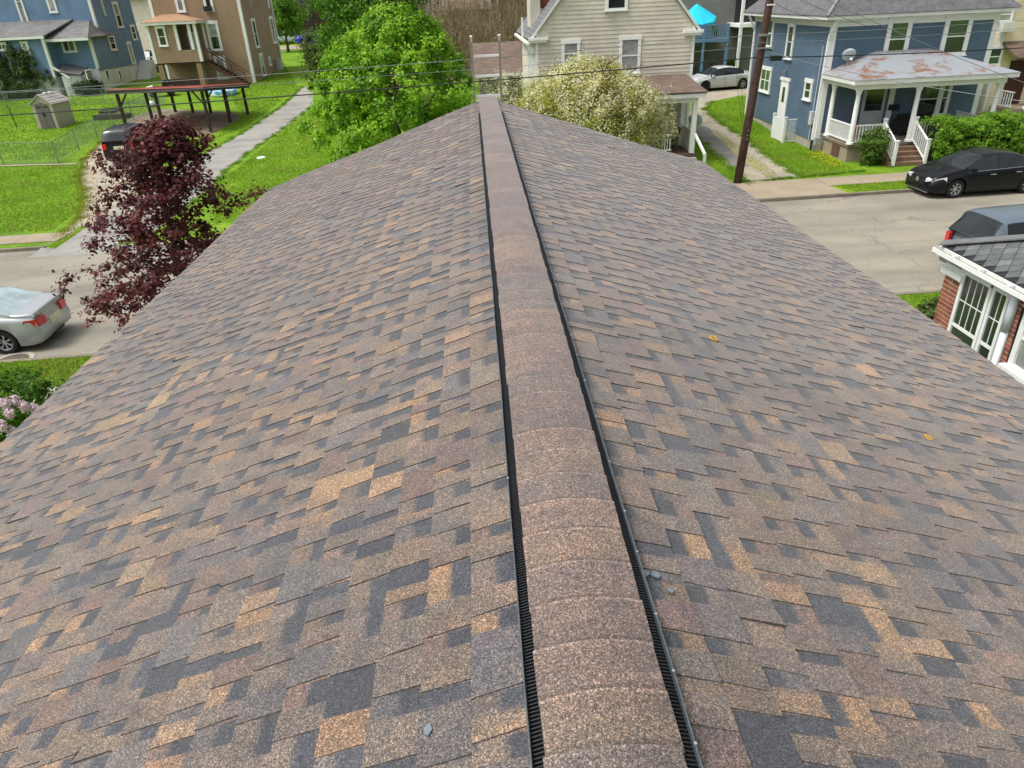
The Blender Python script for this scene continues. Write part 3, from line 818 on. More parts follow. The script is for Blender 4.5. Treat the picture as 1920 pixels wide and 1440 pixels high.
part(bh, 'porch_floor', M('brown_porch_floor', lin(96, 74, 62), .7, .15, 2), (4.1, BX1 - .2, PY - .1, BY, .28, .42))
part(bh, 'porch_foundation', CONC2, (4.2, BX1 - .3, PY, BY + .01, 0, .279))
part(bh, 'railing', WHITE, (4.3, 9.0, PY + .02, PY + .1, 1.25, 1.33), (4.3, 9.0, PY + .03, PY + .09, .6, .66), *[(4.35 + i * .12, 4.39 + i * .12, PY + .04, PY + .08, .66, 1.25) for i in range(39)])
bars(bh, 'railing', WHITE, .1, ((BX1 - .33, PY + .05, 1.35), (BX1 - .33, BY - .3, 1.35)), ((BX1 - .33, PY - .05, 1.3), (BX1 - .1, PY - 1.05, .55)), ((BX1 - .1, PY - 1.05, 0), (BX1 - .1, PY - 1.05, .62)), ((BX1 - .33, PY + .05, .62), (BX1 - .33, BY - .3, .62)))
MB().hexa([(BX1 - .36, PY, .42), (BX1 - .30, PY, .42), (BX1 - .30, BY - .4, .42), (BX1 - .36, BY - .4, .42), (BX1 - .36, PY, 1.3), (BX1 - .30, PY, 1.3), (BX1 - .30, BY - .4, 1.3), (BX1 - .36, BY - .4, 1.3)]).build('porch_panel', WHITE, bh)
for i in range(2): part(bh, 'porch_step', CONC2, (BX1 - 1.3, BX1 - .25, PY - .35 - .3 * i, PY - .1 - .3 * i, 0, .28 - .14 * i))
# porch chair
cx, cy, cz = 9.2, 34.6, .42
chair = empty('porch_chair', (cx, cy, cz), 0, 'brown metal porch chair with slatted back on the cream house porch', 'chair')
DKM = M('brown_metal', lin(84, 62, 50), .45, .15, 6, metal=.3)
part(chair, 'seat', DKM, (cx - .26, cx + .26, cy - .26, cy + .26, cz + .42, cz + .46))
MB().hexa([(cx + .22, cy - .25, cz + .46), (cx + .26, cy - .25, cz + .46), (cx + .26, cy + .25, cz + .46), (cx + .22, cy + .25, cz + .46), (cx + .40, cy - .25, cz + 1.02), (cx + .44, cy - .25, cz + 1.02), (cx + .44, cy + .25, cz + 1.02), (cx + .40, cy + .25, cz + 1.02)]).build('backrest', DKM, chair)
for sy in (-1, 1):
    for sx in (-1, 1): bars(chair, 'leg', DKM, .03, ((cx + sx * .24, cy + sy * .24, cz), (cx + sx * .24, cy + sy * .24, cz + .43)))
    MB().tube([(cx - .25, cy + sy * .27, cz + .42), (cx - .27, cy + sy * .27, cz + .66), (cx, cy + sy * .27, cz + .68), (cx + .32, cy + sy * .27, cz + .66)], .014, 6).build('armrest', DKM, chair, smooth=True)
def dish(loc, yaw, label, mast, sz=.34):
    o_ = empty('satellite_dish', loc, yaw, label, 'satellite dish')
    b_ = MB().lathe([(.001, 0), (sz * .4, .008), (sz * .75, .035), (sz, .075), (sz * .99, .09), (sz * .7, .045), (sz * .3, .015), (.001, .01)], (0, 0, 0), 'y', 22, sx=1).build('reflector', M('dish_grey', lin(168, 178, 184), .5), o_, smooth=True, local=True)
    b_.rotation_euler = (math.radians(28), 0, 0); b_.location = (0, -.12, mast)
    MB().tube([(0, 0, 0), (0, .05, mast * .55), (0, -.06, mast - .05)], .022, 6).build('mast', METAL, o_, local=True)
    MB().tube([(0, -.1, mast - .25), (0, -.62, mast - .24), (0, -.66, mast - .1)], .014, 6).build('feed_arm', METAL, o_, local=True)
    MB().box(-.05, .05, -.72, -.6, mast - .14, mast - .05).build('receiver', WHITE, o_, local=True)
    return o_
dish((BX1 - .1, 34.4, 1.35), math.radians(-30), 'round grey satellite dish fixed to the cream house porch', .42, .33)

# ---- low brown roofed garage behind
gb = empty('garage', (-.5, 47, hz(47)), 0, 'low garage with brown shingle roof beside the bramble bank', 'garage')
part(gb, 'wall', GREYS, (.3, 2.9, 46.5, 52, hz(47) - .3, 3.2))
rfm = MB(); rfm.slab([(-.1, 46.0, 3.2), (3.1, 46.0, 3.2), (3.1, 49.2, 4.75), (-.1, 49.2, 4.75)], .1); rfm.slab([(-.1, 52.4, 3.2), (3.1, 52.4, 3.2), (3.1, 49.2, 4.75), (-.1, 49.2, 4.75)], .1)
rfm.build('roof', RF_BROWN, gb); part(gb, 'gutter', GREYTRIM, (-.1, 3.1, 45.88, 45.998, 3.05, 3.18))

# ---- the blue house with the rusty porch roof
UX0, UX1, UY, UYB, UE = 16.35, 24.0, 34.8, 44.6, 5.72
ub = empty('blue_house', (20, 38, 0), 0, 'slate blue house with white trim, rusty metal porch roof and hedge in front', 'house')
FF, FS = front(UX0, UY), side_l(UX0, UY)
m = MB(); siding(m, FF, 0, UX1 - UX0, .5, UE, .095, .012); siding(m, FS, 0, UYB - UY, .45, UE, .095, .012)
m.box(UX1 - .05, UX1, UY + .05, UYB, .5, UE); m.box(UX0 + .05, UX1, UYB - .05, UYB, .5, UE)
m.build('wall', BLUER, ub)
part(ub, 'foundation', CONC2, (UX0 + .03, UX1 - .03, UY + .03, UYB, -.05, .5))
for (x, y) in ((UX0, UY), (UX1, UY)): part(ub, 'corner_board', WHITE, (x - .04 if x == UX0 else x - .2, x + .2 if x == UX0 else x + .04, y - .04, y + .16, .45, UE - .32))
part(ub, 'corner_board', WHITE, (UX0 - .04, UX0 + .1, UYB - .15, UYB + .03, .45, UE - .32))
part(ub, 'frieze', WHITE, (UX0 - .03, UX1 + .03, UY - .032, UY + .02, UE - .32, UE + .0), (UX0 - .032, UX0 + .02, UY + .021, UYB, UE - .32, UE + .0))
part(ub, 'eave', GREYTRIM, (UX0 - .55, UX1 + .55, UY - .55, UYB + .5, UE + .001, UE + .14))
cxm, cym = (UX0 + UX1) / 2, (UY + UYB) / 2
RT = UE + 4.2
A = [(UX0 - .6, UY - .6, UE + .16), (UX1 + .6, UY - .6, UE + .16), (UX1 + .6, UYB + .6, UE + .16), (UX0 - .6, UYB + .6, UE + .16)]; T0, T1 = (cxm, cym - .8, RT), (cxm, cym + .8, RT)
m = MB(); m.add([*A, T0, T1], ((0, 1, 4), (1, 2, 5, 4), (2, 3, 5), (3, 0, 4, 5)))
urf = m.build('roof', M('slate_roof', lin(96, 95, 98), .6, .25, 3, bump=.5, bscale=9, fine=.18, fscale=7), ub)
MB().tube([A[0], T0], .07, 6).build('hip_cap', M('slate_hip', lin(136, 136, 140), .6), urf)
# roof dormer facing the drive
dm = part(urf, 'dormer', BLUER, (UX0 + .35, UX0 + 2.6, 38.3, 40.5, UE + .3, UE + 1.6)); window(dm, side_l(UX0 + .35, 38.3), .25, 1.95, UE + .45, UE + 1.45, cols=3, split=False)
wpx(ub, FF, (1667, 34), (1697, 108), trim=.2, top=GLASSG, bot=GLASSD); wpx(ub, FF, (1775, 29), (1808, 102), trim=.2, top=GLASSG, bot=GLASSD)
def wside(u, w, z0, z1, **kw): return window(ub, FS, u - w / 2, u + w / 2, z0, z1, **kw)
for tl, br, kw in (((1476, 43), (1490, 112), dict(top=GLASSG)), ((1439, 33), (1452, 90), dict(top=GLASSG)), ((1503, 145), (1531, 192), dict(top=GLASSD)), ((1424, 122), (1450, 177), dict(top=GLASSG, cols=2))):
    (ua, za), (ub_, zb) = FS.hit(*tl), FS.hit(*br)
    c_ = (ua + ub_) / 2; w_ = max(.85 if kw.get('cols') != 2 else 1.5, 0)
    wside(c_, w_, min(za, zb), max(za, zb), trim=.14, **kw)
u_, z_ = FS.hit(1464, 225)
dr = MB(); fbox(dr, FS, u_ - .5, u_ + .5, .55, 2.75, 0, .05); dr = dr.build('door', WHITE, ub); MB().quad(FS.P(u_ - .16, 1.7, .054), FS.P(u_ + .16, 1.7, .054), FS.P(u_ + .16, 2.45, .054), FS.P(u_ - .16, 2.45, .054)).build('pane', GLASSD, dr)
fbox(MB(), FS, u_ - .62, u_ + .62, 2.75, 2.9, 0, .08).build('door_hood', WHITE, ub)
lm = MB(); fbox(lm, FS, u_ - .06, u_ + .06, 3.1, 3.3, 0, .1); lm.tube([FS.P(u_, 3.25, .08), FS.P(u_, 3.2, .2), FS.P(u_ + .02, 3.05, .22)], .04, 6); lm.build('wall_lamp', METAL, ub)
# downspouts
bars(ub, 'downspout', WHITE, .1, ((UX0 - .1, UY - .45, UE), (UX0 - .1, UY - .02, UE - .75)), ((UX0 - .1, UY - .02, UE - .75), (UX0 - .1, UY + .1, .5)))
MB().tube([(UX0 - .1, UY + .1, .5), (UX0 - .12, UY + .05, .02)], .06, 8).build('drain_pipe', BLACKP, ub)
bars(ub, 'downspout', WHITE, .09, ((UX0 - .5, UYB - .3, UE), (UX0 - .08, UYB - .3, UE - .8)), ((UX0 - .08, UYB - .3, UE - .8), (UX0 - .08, UYB - .3, .4)))
u_, z_ = FS.hit(1523, 232)
mt = MB(); fbox(mt, FS, u_ - .14, u_ + .14, 1.15, 1.75, .02, .16); mt.tube([FS.P(u_, 1.2, .06), FS.P(u_, .4, .06)], .025, 6); mt.tube([FS.P(u_, 1.7, .06), FS.P(u_, 4.6, .04)], .02, 6); mt.build('electric_meter', M('meter_grey', lin(190, 192, 190), .5), ub)
# porch
PX0, PX1, PYF, PFZ = 16.6, 22.95, 31.95, .78
part(ub, 'porch_foundation', CONC, (PX0, PX1, PYF + .05, UY, 0, PFZ - .12)); part(ub, 'porch_floor', M('grey_porch_floor', lin(128, 118, 104), .8, .2, 2), (PX0 - .06, PX1 + .06, PYF - .03, UY - .02, PFZ - .119, PFZ))
part(ub, 'crawl_hatch', M('rusty_hatch', lin(98, 70, 56), .8, .3, 6), (PX0 - .025, PX0 + .01, PYF + .75, PYF + 1.5, .08, .58))
PE = 3.42
R0 = [(PX0 - .45, PYF - .4, PE + .06), (PX1 + .45, PYF - .4, PE + .06), (PX1 + .45, UY - .03, PE + .06), (PX0 - .45, UY - .03, PE + .06)]; R1 = [(PX0 + 1.9, UY - .035, PE + .92), (PX1 - 1.9, UY - .035, PE + .92)]
prf = MB().add([*R0, *R1], ((0, 1, 5, 4), (1, 2, 5), (3, 0, 4), (0, 3, 2, 1))).build('porch_roof', RUST, ub)
part(prf, 'fascia', GREYTRIM, (PX0 - .42, PX1 + .42, PYF - .37, UY - .05, PE - .13, PE + .05)); part(prf, 'beam', WHITE, (PX0 - .12, PX1 + .12, PYF - .1, PYF + .18, PE - .36, PE - .131), (PX0 - .12, PX0 + .16, PYF + .181, UY - .04, PE - .36, PE - .131), (PX1 - .16, PX1 + .12, PYF + .181, UY - .04, PE - .36, PE - .131))
def column(x, y): return MB().lathe([(.16, PFZ), (.16, PFZ + .08), (.115, PFZ + .1), (.115, PFZ + .2), (.105, PFZ + 1.2), (.09, PE - .56), (.12, PE - .52), (.12, PE - .45), (.15, PE - .43), (.15, PE - .362)], (x, y, 0), 'z', 14).build('porch_column', WHITE, ub, smooth=False)
for x in (PX0 + .06, PX0 + 2.72, PX1 - .06): column(x, PYF + .05)
column(PX0 + .06, UY - .5)
for x in (PX0 + .0, PX1 - .05): pass
part(ub, 'pilaster', WHITE, (PX0 + 5.35, PX0 + 5.6, UY - .08, UY - .02, PFZ, PE - .3))
wpx(ub, FF, (1722, 150), (1772, 216), trim=.16, top=GLASSG, bot=GLASSD)
u0, z0 = FF.hit(1608, 170); u1, z1 = FF.hit(1640, 235)
dd = MB(); fbox(dd, FF, 2.0, 3.1, PFZ, PFZ + 2.2, 0, .05); dd = dd.build('door', M('screen_door', lin(176, 182, 184), .5), ub); MB().quad(FF.P(2.14, PFZ + .95, .054), FF.P(2.96, PFZ + .95, .054), FF.P(2.96, PFZ + 2.08, .054), FF.P(2.14, PFZ + 2.08, .054)).build('pane', GLASSD, dd)
bx_ = MB(); fbox(bx_, FF, 3.25, 3.5, PFZ, PFZ + 2.3, 0, .06); bx_.build('door_trim', WHITE, ub)
mbx = MB(); fbox(mbx, FF, 3.3, 3.75, PFZ + .95, PFZ + 1.2, .062, .22); mbx.build('mailbox', BLACKP, ub)
def rail_run(par, p, q, z, h=.78, n=12, name='railing'):
    p, q = Vector(p), Vector(q); m = MB()
    m.bar((p.x, p.y, z + h), (q.x, q.y, z + h + (q.z - p.z)), .07, .05) if 0 else None
    a, b = Vector((p.x, p.y, p.z + h)), Vector((q.x, q.y, q.z + h)); m.bar(a, b, .08, .05)
    a2, b2 = Vector((p.x, p.y, p.z + .1)), Vector((q.x, q.y, q.z + .1)); m.bar(a2, b2, .06, .05)
    r_ = m.build(name, WHITE, par)
    for i in range(n):
        t = (i + .5) / n; c_ = p.lerp(q, t)
        MB().box(c_.x - .02, c_.x + .02, c_.y - .02, c_.y + .02, c_.z + .12, c_.z + h - .02).build('baluster', WHITE, r_)
SX0, SX1 = 18.05, 19.45
rail_run(ub, (PX0 + .06, UY - .6, PFZ), (PX0 + .06, PYF + .15, PFZ), 0, n=16)
rail_run(ub, (PX0 + .2, PYF + .05, PFZ), (SX0, PYF + .05, PFZ), 0, n=9)
rail_run(ub, (SX1, PYF + .05, PFZ), (PX1 - .15, PYF + .05, PFZ), 0, n=24)
rail_run(ub, (PX1 - .06, PYF + .2, PFZ), (PX1 - .06, UY - .3, PFZ), 0, n=16)
for i in range(4): part(ub, 'porch_step', M('brown_stone_step', lin(122, 98, 80), .85, .2, 3, bump=.3), (SX0 - .15 - .0 * i, SX1 + .15, PYF - .05 - .32 * (i + 1), PYF - .04 - .32 * i, 0, .62 - .155 * i))
for x in (SX0, SX1):
    rail_run(ub, (x, PYF - .05, PFZ), (x, PYF - 1.25, .14), 0, h=.85, n=8, name='stair_railing')
    for (yy, zb) in ((PYF - .05, PFZ), (PYF - 1.3, .05)): part(ub, 'newel_post', WHITE, (x - .06, x + .06, yy - .06, yy + .06, zb, zb + 1.0), (x - .08, x + .08, yy - .08, yy + .08, zb + 1.0, zb + 1.05))
dish((17.05, UY - .5, 3.62), math.radians(-15), 'tall oval grey satellite dish above the rusty porch roof', .62, .3)
# porch clutter
pm = MB(); pm.lathe([(.16, 0), (.2, .3), (.24, .52), (.2, .56)], (17.55, 33.6, PFZ), 'z', 12); tag(pm.build('porch_bucket', M('red_plastic', lin(190, 44, 52), .45), smooth=True), 'red plastic tub on the porch of the slate blue house', 'tub')
sofa = empty('porch_sofa', (20.6, 33.6, PFZ), 0, 'black cushioned sofa on the porch of the slate blue house', 'sofa')
BLK = M('black_cushion', (.018, .018, .02), .8, .3, 4)
part(sofa, 'seat', BLK, (19.8, 21.4, 33.3, 33.95, PFZ + .15, PFZ + .45)); part(sofa, 'backrest', BLK, (19.8, 21.4, 33.951, 34.15, PFZ + .15, PFZ + .85)); part(sofa, 'armrest', BLK, (19.62, 19.799, 33.3, 34.15, PFZ + .0, PFZ + .62)); part(sofa, 'armrest', BLK, (21.401, 21.58, 33.3, 34.15, PFZ + .0, PFZ + .62))
# white lattice screen beside the side door
FG = G(1461, 250); FGc = G(1467, 268); FGe = G(1492, 262)
ls = empty('lattice_screen', (FGc.x, FGc.y, 0), 0, 'white vinyl corner screen with a lattice panel beside the blue house', 'screen')
gx, gy = FGc.x, FGc.y
for (x, y) in ((gx, gy), (gx, gy + 1.45), (gx + 1.25, gy)): part(ls, 'post', WHITE, (x - .06, x + .06, y - .06, y + .06, 0, 1.22), (x - .08, x + .08, y - .08, y + .08, 1.22, 1.27))
part(ls, 'panel', WHITE, *[(gx - .02, gx + .02, gy + .06 + .134 * i, gy + .185 + .134 * i, .05, 1.12 + .06 * math.sin(i * .35)) for i in range(10)])
lt = MB(); 
for i in range(-9, 14):
    for sg in (1, -1):
        pts = []
        for t in np.linspace(0, 1, 12):
            xx, zz = gx + .07 + 1.11 * t, .12 + (i * .11 + sg * 1.11 * t if sg > 0 else i * .11 + 1.11 - 1.11 * t)
            if .08 < zz < 1.12: pts.append((xx, gy + .008 * sg, zz))
        if len(pts) > 1: lt.bar(pts[0], pts[-1], .012, .03, up=(0, 1, 0))
lt.bar((gx + .06, gy, .08), (gx + 1.19, gy, .08), .04, .05); lt.bar((gx + .06, gy, 1.13), (gx + 1.19, gy, 1.13), .04, .05)
lt.build('lattice_panel', WHITE, ls)
gm = empty('gas_meter', (UX0 + .5, 34.4, 0), 0, 'small grey gas meter by the blue house porch wall', 'gas meter')
gmx, gmy = PX0 - .28, UY - .35
gm.location = (gmx, gmy, 0)
part(gm, 'body', M('meter_body', lin(150, 156, 158), .5), (gmx - .14, gmx + .14, gmy - .1, gmy + .1, .35, .68)); MB().tube([(gmx - .1, gmy, 0), (gmx - .1, gmy, .36)], .025, 6).build('pipe', METAL, gm); MB().tube([(gmx + .08, gmy, .66), (gmx + .1, gmy, .85), (gmx + .28, gmy, .85)], .025, 6).build('pipe', METAL, gm)

# ---- pale yellow house at the right
yh = empty('yellow_house', (29, 40, 0), 0, 'pale yellow clapboard house with a window air conditioner and a shingled door hood', 'house')
YX, YY = 26.6, 38.0
FY, FYL = front(YX, YY), side_l(YX, YY)
m = MB(); siding(m, FY, 0, 9, .6, 7.2, .14); siding(m, FYL, 0, 9, .6, 7.2, .14); m.box(YX + 8.9, YX + 9, YY, YY + 9, .6, 7.2); m.box(YX, YX + 9, YY + 8.95, YY + 9, .6, 7.2); m.build('wall', CREAMS, yh)
part(yh, 'foundation', CONC2, (YX + .02, YX + 8.98, YY + .02, YY + 9, 0, .6)); part(yh, 'corner_board', WHITE, (YX - .03, YX + .12, YY - .03, YY + .12, .6, 7.2))
MB().slab([(YX - .4, YY - .4, 7.2), (YX + 9.4, YY - .4, 7.2), (YX + 9.4, YY + 4.5, 9.6), (YX - .4, YY + 4.5, 9.6)], .1).build('roof', RF_GREY, yh)
wpx(yh, FY, (1853, 88), (1873, 122), trim=.12, top=GLASSG)
wu = wpx(yh, FY, (1872, 12), (1895, 40), trim=.1, top=GLASSL, split=True)
a_, b_ = FY.hit(1884, 46); acm = MB(); fbox(acm, FY, a_ - .35, a_ + .3, b_ - .3, b_ + .12, .05, .45); acm.build('air_conditioner', M('ac_white', lin(214, 214, 206), .5), yh)
u_, z_ = FY.hit(1905, 145); dm_ = MB(); fbox(dm_, FY, u_ - .5, u_ + .5, 1.2, 3.3, 0, .06); dm_.build('door', M('maroon_door', lin(74, 36, 34), .6), yh)
MB().slab([(YX + u_ - 1.2, YY - 1.4, 3.55), (YX + u_ + 1.4, YY - 1.4, 3.55), (YX + u_ + 1.4, YY - .02, 4.2), (YX + u_ - 1.2, YY - .02, 4.2)], .12).build('door_hood', RF_BROWN, yh)
part(yh, 'stoop', CONC, (YX + u_ - 1.0, YX + u_ + 1.4, YY - 1.6, YY - .03, 0, 1.18)); 
for i in range(5): part(yh, 'stoop_step', CONC, (YX + u_ - .3, YX + u_ + 1.1, YY - 1.6 - .28 * (i + 1), YY - 1.601 - .28 * i, 0, 1.18 - .2 * (i + 1)))
for x in (YX + u_ - .95, YX + u_ + 1.2): rail_run(yh, (x, YY - 1.5, 1.18), (x, YY - .2, 1.18), 0, n=7); 
rail_run(yh, (YX + u_ - .35, YY - 1.55, 1.18), (YX + u_ - .35, YY - 3.0, .1), 0, n=6)
tcx, tcy = 24.9, 36.4
tc = empty('trash_can', (tcx, tcy, 0), 0, 'black wheeled trash can between the blue and yellow houses', 'trash can')
MB().hexa([(tcx - .24, tcy - .26, .05), (tcx + .24, tcy - .26, .05), (tcx + .24, tcy + .26, .05), (tcx - .24, tcy + .26, .05), (tcx - .3, tcy - .34, 1.0), (tcx + .3, tcy - .34, 1.0), (tcx + .3, tcy + .34, 1.0), (tcx - .3, tcy + .34, 1.0)]).build('bin', BLACKP, tc)
part(tc, 'lid', BLACKP, (tcx - .32, tcx + .32, tcy - .37, tcy + .36, 1.001, 1.08)); MB().lathe([(.12, -.03), (.12, .03)], (tcx - .27, tcy + .3, .12), 'x', 12).build('wheel', BLACKP, tc); MB().lathe([(.12, -.03), (.12, .03)], (tcx + .27, tcy + .3, .12), 'x', 12).build('wheel', BLACKP, tc)

# ---- grey house with the blue deck and teal umbrella, behind the silver car
Yg = 60.0; zg = hz(58)
gh = empty('grey_house', (18, Yg, zg), 0, 'grey house with raised blue deck and open back porch behind the parked silver car', 'house')
FGH = front(8.0, Yg)
m = MB(); siding(m, FGH, 0, 16, zg, 10, .18); m.box(8, 8.05, Yg, Yg + 8, zg, 10); m.build('wall', GREYS, gh)
MB().slab([(7.6, Yg - .4, 10), (24.4, Yg - .4, 10), (24.4, Yg + 4, 12.4), (7.6, Yg + 4, 12.4)], .1).build('roof', RF_GREY, gh)
a = on_y(1300, 75, 57.0); b = on_y(1368, 62, 57.0); dz = a.z
DKB = M('blue_deck_paint', lin(96, 132, 168), .6, .1, 2)
dk = empty('deck', ((a.x + b.x) / 2, 57.5, hz(57.5)), 0, 'raised blue wooden deck with railing behind the cream house', 'deck')
part(dk, 'deck_floor', DKB, (a.x - 2.5, b.x, 57.0, Yg - .05, dz - .2, dz - .02))
for x in (a.x - 2.3, a.x + .8, b.x - .1): part(dk, 'post', DKB, (x - .08, x + .08, 57.02, 57.18, hz(57), dz + .98))
part(dk, 'railing', DKB, (a.x - 2.4, b.x, 57.03, 57.13, dz + .9, dz + .98), (a.x - 2.4, b.x, 57.05, 57.11, dz + .08, dz + .14), *[(a.x - 2.3 + .17 * i, a.x - 2.25 + .17 * i, 57.05, 57.1, dz + .14, dz + .9) for i in range(int((b.x - a.x + 2.3) / .17))])
um = on_y(1312, 35, 58.2)
uo = empty('patio_umbrella', (um.x, 58.2, dz), 0, 'bright turquoise tilted patio umbrella on the blue deck', 'umbrella')
TEAL = M('turquoise_canvas', lin(30, 190, 214), .8, .06, 2)
mb_ = MB(); n = 8; ap = Vector((um.x - .2, 58.6, um.z + 1.0)); rim = []
for i in range(n):
    t = 2 * math.pi * i / n; rim.append((um.x + 1.25 * math.cos(t), 58.2 + 1.25 * math.sin(t) * .8, um.z + .1 + .55 * math.sin(t) * .8))
for i in range(n):
    mb_.tri(rim[i], rim[(i + 1) % n], ap)
    q, r_ = Vector(rim[i]), Vector(rim[(i + 1) % n]); mb_.quad(q, r_, r_ - Vector((0, 0, .22)), q - Vector((0, 0, .22)))
mb_.build('canopy', TEAL, uo); MB().tube([(um.x, 58.3, dz), (um.x, 58.3, um.z - .2), ap], .03, 6).build('pole', METAL, uo)
# plant pot on deck, dark under-deck clutter wall, covered porch
pp = on_y(1343, 52, 57.4); po = MB().lathe([(.12, 0), (.17, .3), (.15, .3), (.0, .28)], (pp.x, 57.6, dz - .02), 'z', 10).build('flower_pot', M('terracotta', lin(170, 120, 80), .8)); tag(po, 'terracotta pot with a leafy plant on the blue deck', 'flower pot')
rp0 = on_y(1375, 42, 58.5); rp1 = on_y(1440, 35, 58.5)
cp = empty('back_porch', (rp0.x, 58.5, hz(58.5)), 0, 'open back porch with white floor edge and dark railings behind the leaning pole', 'porch')
part(cp, 'porch_floor', WHITE, (rp0.x, rp1.x + 3, 56.9, Yg - .04, rp0.z - .3, rp0.z - .05)); part(cp, 'screen', M('porch_shade_dark', (.02, .02, .022), .9), (rp0.x + .2, rp1.x + 3, 58.9, 58.95, rp0.z - .049, rp0.z + 2.6))  # dark sheet paints in the shade at the back of the open porch
for x in (rp0.x + .12, rp0.x + 3.2, rp0.x + 6): part(cp, 'post', WHITE, (x - .1, x + .1, 56.95, 57.15, hz(57), rp0.z + 2.6))
bars(cp, 'cross_brace', DKM, .06, *[((rp0.x + .2 + i * 1.5, 57.05, rp0.z), (rp0.x + 1.7 + i * 1.5, 57.05, rp0.z + .95)) for i in range(4)], *[((rp0.x + 1.7 + i * 1.5, 57.09, rp0.z), (rp0.x + .2 + i * 1.5, 57.09, rp0.z + .95)) for i in range(4)])
part(cp, 'lower_wall', M('dark_grey_wall', lin(96, 98, 94), .8, .1), (rp0.x + .25, rp1.x + 3, 57.3, 57.35, hz(57), rp0.z - .301))
cl = random.Random(3); 
for i in range(3):
    x = a.x - 1.5 + i * 1.75; h_ = cl.uniform(.4, 1.1)
    tag(part(None, 'stored_box', M('dark_storage_%d' % (i % 3), [lin(70, 62, 56), lin(52, 54, 58), lin(92, 84, 74)][i % 3], .8, .3), (x, x + cl.uniform(.4, .7), 58.2, 58.9, hz(58.2) - .02, hz(58.5) + h_)), 'dark %s box in the shade under the blue deck' % ('brown', 'slate grey', 'tan grey')[i % 3], 'box', 'boxes stored under the blue deck')

# ---- brick house next door, lower right
kh = empty('brick_house', (9.5, 7, 0), 0, 'red brick house with white gutter, slate hip roof and divided windows', 'house')
KX = 7.1
BR = [M('brick_red_%d' % i, c, .85, .15, 9, bump=.3, bscale=60, fine=.12) for i, c in enumerate((lin(146, 90, 70), lin(130, 76, 60), lin(156, 100, 78)))]
MORT = M('mortar', lin(214, 202, 186), .9, .1, 5)
part(kh, 'wall', MORT, (KX + .012, KX + .45, 9.595, 9.995, 0, 3.2), (KX + .22, KX + 6, 2.0, 9.8, 0, 2.30), (KX + .3, KX + 6, 2.0, 9.7, 2.30, 3.5))
wall2 = part(kh, 'wall', MORT, (KX + .022, KX + .5, 2.0, 8.42, 0, 3.5))
bm_ = {}
def brick(par, name_key, cx, cy, cz, sx, sy, sz, i):
    key = (round(sx, 3), round(sy, 3), i)
    if key not in bm_:
        o_ = MB().box(-sx / 2, sx / 2, -sy / 2, sy / 2, -sz / 2, sz / 2).build('brick', BR[i], par, local=True); bm_[key] = o_.data
    else:
        o_ = bpy.data.objects.new('brick', bm_[key]); COL.objects.link(o_); o_.parent = par
    o_.location = Vector((cx, cy, cz)) - root_loc(par)
rb = random.Random(8); row = 0; z = 1.6
pier = part(kh, 'pier', MORT, (KX + .01, KX + .4, 9.606, 9.984, .001, 3.19))
while z < 3.18:
    for k in range(2):
        y0 = 9.6 + k * .2; 
        if row % 2 == 0: brick(pier, 0, KX + .027, y0 + .1, z + .033, .05, .182, .052, rb.randrange(3))
        else:
            for (ya, yb) in (((9.6, 9.69), (9.70, 9.89), (9.90, 9.995)) if k == 0 else ()): brick(pier, 0, KX + .027, (ya + yb) / 2, z + .033, .05, yb - ya, .052, rb.randrange(3))
    for k in range(2): brick(pier, 0, KX + .1 + .2 * k + (.0 if row % 2 else .03), 9.61, z + .033, .185, .04, .052, rb.randrange(3))
    yb_ = 8.42; off = .1 if row % 2 else 0
    if z < 3.4:
        k = 0
        while yb_ - .205 * k - off > 7.0:
            y1 = yb_ - .205 * k - (off if k else 0); y0 = yb_ - .205 * (k + 1) - off + .012
            if not (6.95 < (y0 + y1) / 2 < 8.2 and z > 2.42): brick(wall2, 0, KX + .04, (y0 + y1) / 2, z + .033, .05, y1 - y0, .052, rb.randrange(3))
            k += 1
    z += .0675; row += 1
z = 3.185
while z < 3.5:
    for k in range(3): brick(wall2, 0, KX + .04, 8.32 - .205 * k, z + .033, .05, .193, .052, rb.randrange(3))
    z += .0675
part(kh, 'capital', WHITE, (KX - .06, KX + .46, 9.54, 10.05, 3.2, 3.29), (KX - .02, KX + .44, 9.57, 10.02, 3.291, 3.36))
FK = Face((KX + .05, 0, 0), (0, 1, 0), (-1, 0, 0))
part(kh, 'window_wall', WHITE, (KX + .06, KX + .3, 8.42, 9.6, 1.6, 3.44))
window(kh, FK, 8.92, 9.58, 1.7, 3.40, trim=.06, grid=(4, 2), mw=.006); window(kh, FK, 8.56, 8.90, 1.7, 3.40, trim=.05, grid=(2, 2), mw=.006)
window(kh, Face((KX + .02, 0, 0), (0, 1, 0), (-1, 0, 0)), 7.1, 8.2, 2.5, 3.45, trim=.09, top=GLASSL)
part(kh, 'window_sill', WHITE, (KX - .12, KX + .02, 7.0, 8.28, 2.38, 2.5))
GZ = 3.58; GX = 6.86
gut = MB(); 
gut.box(GX, GX + .012, 2, 10.1, GZ - .07, GZ); gut.box(GX + .012, GX + .13, 2, 10.1, GZ - .07, GZ - .062); gut.box(GX + .118, GX + .13, 2, 10.1, GZ - .108, GZ + .01); gut.box(GX + .012, GX + .118, 10.088, 10.1, GZ - .108, GZ)
gt = gut.build('gutter', WHITE, kh)
part(gt, 'debris', M('gutter_leaves', lin(92, 84, 60), .9, .4, 20, fine=.4), (GX + .014, GX + .117, 2, 10.08, GZ - .061, GZ - .045))
for yy in (9.6, 9.0, 8.4, 7.8): part(gt, 'bracket', WHITE, (GX, GX + .13, yy, yy + .02, GZ - .005, GZ + .012))
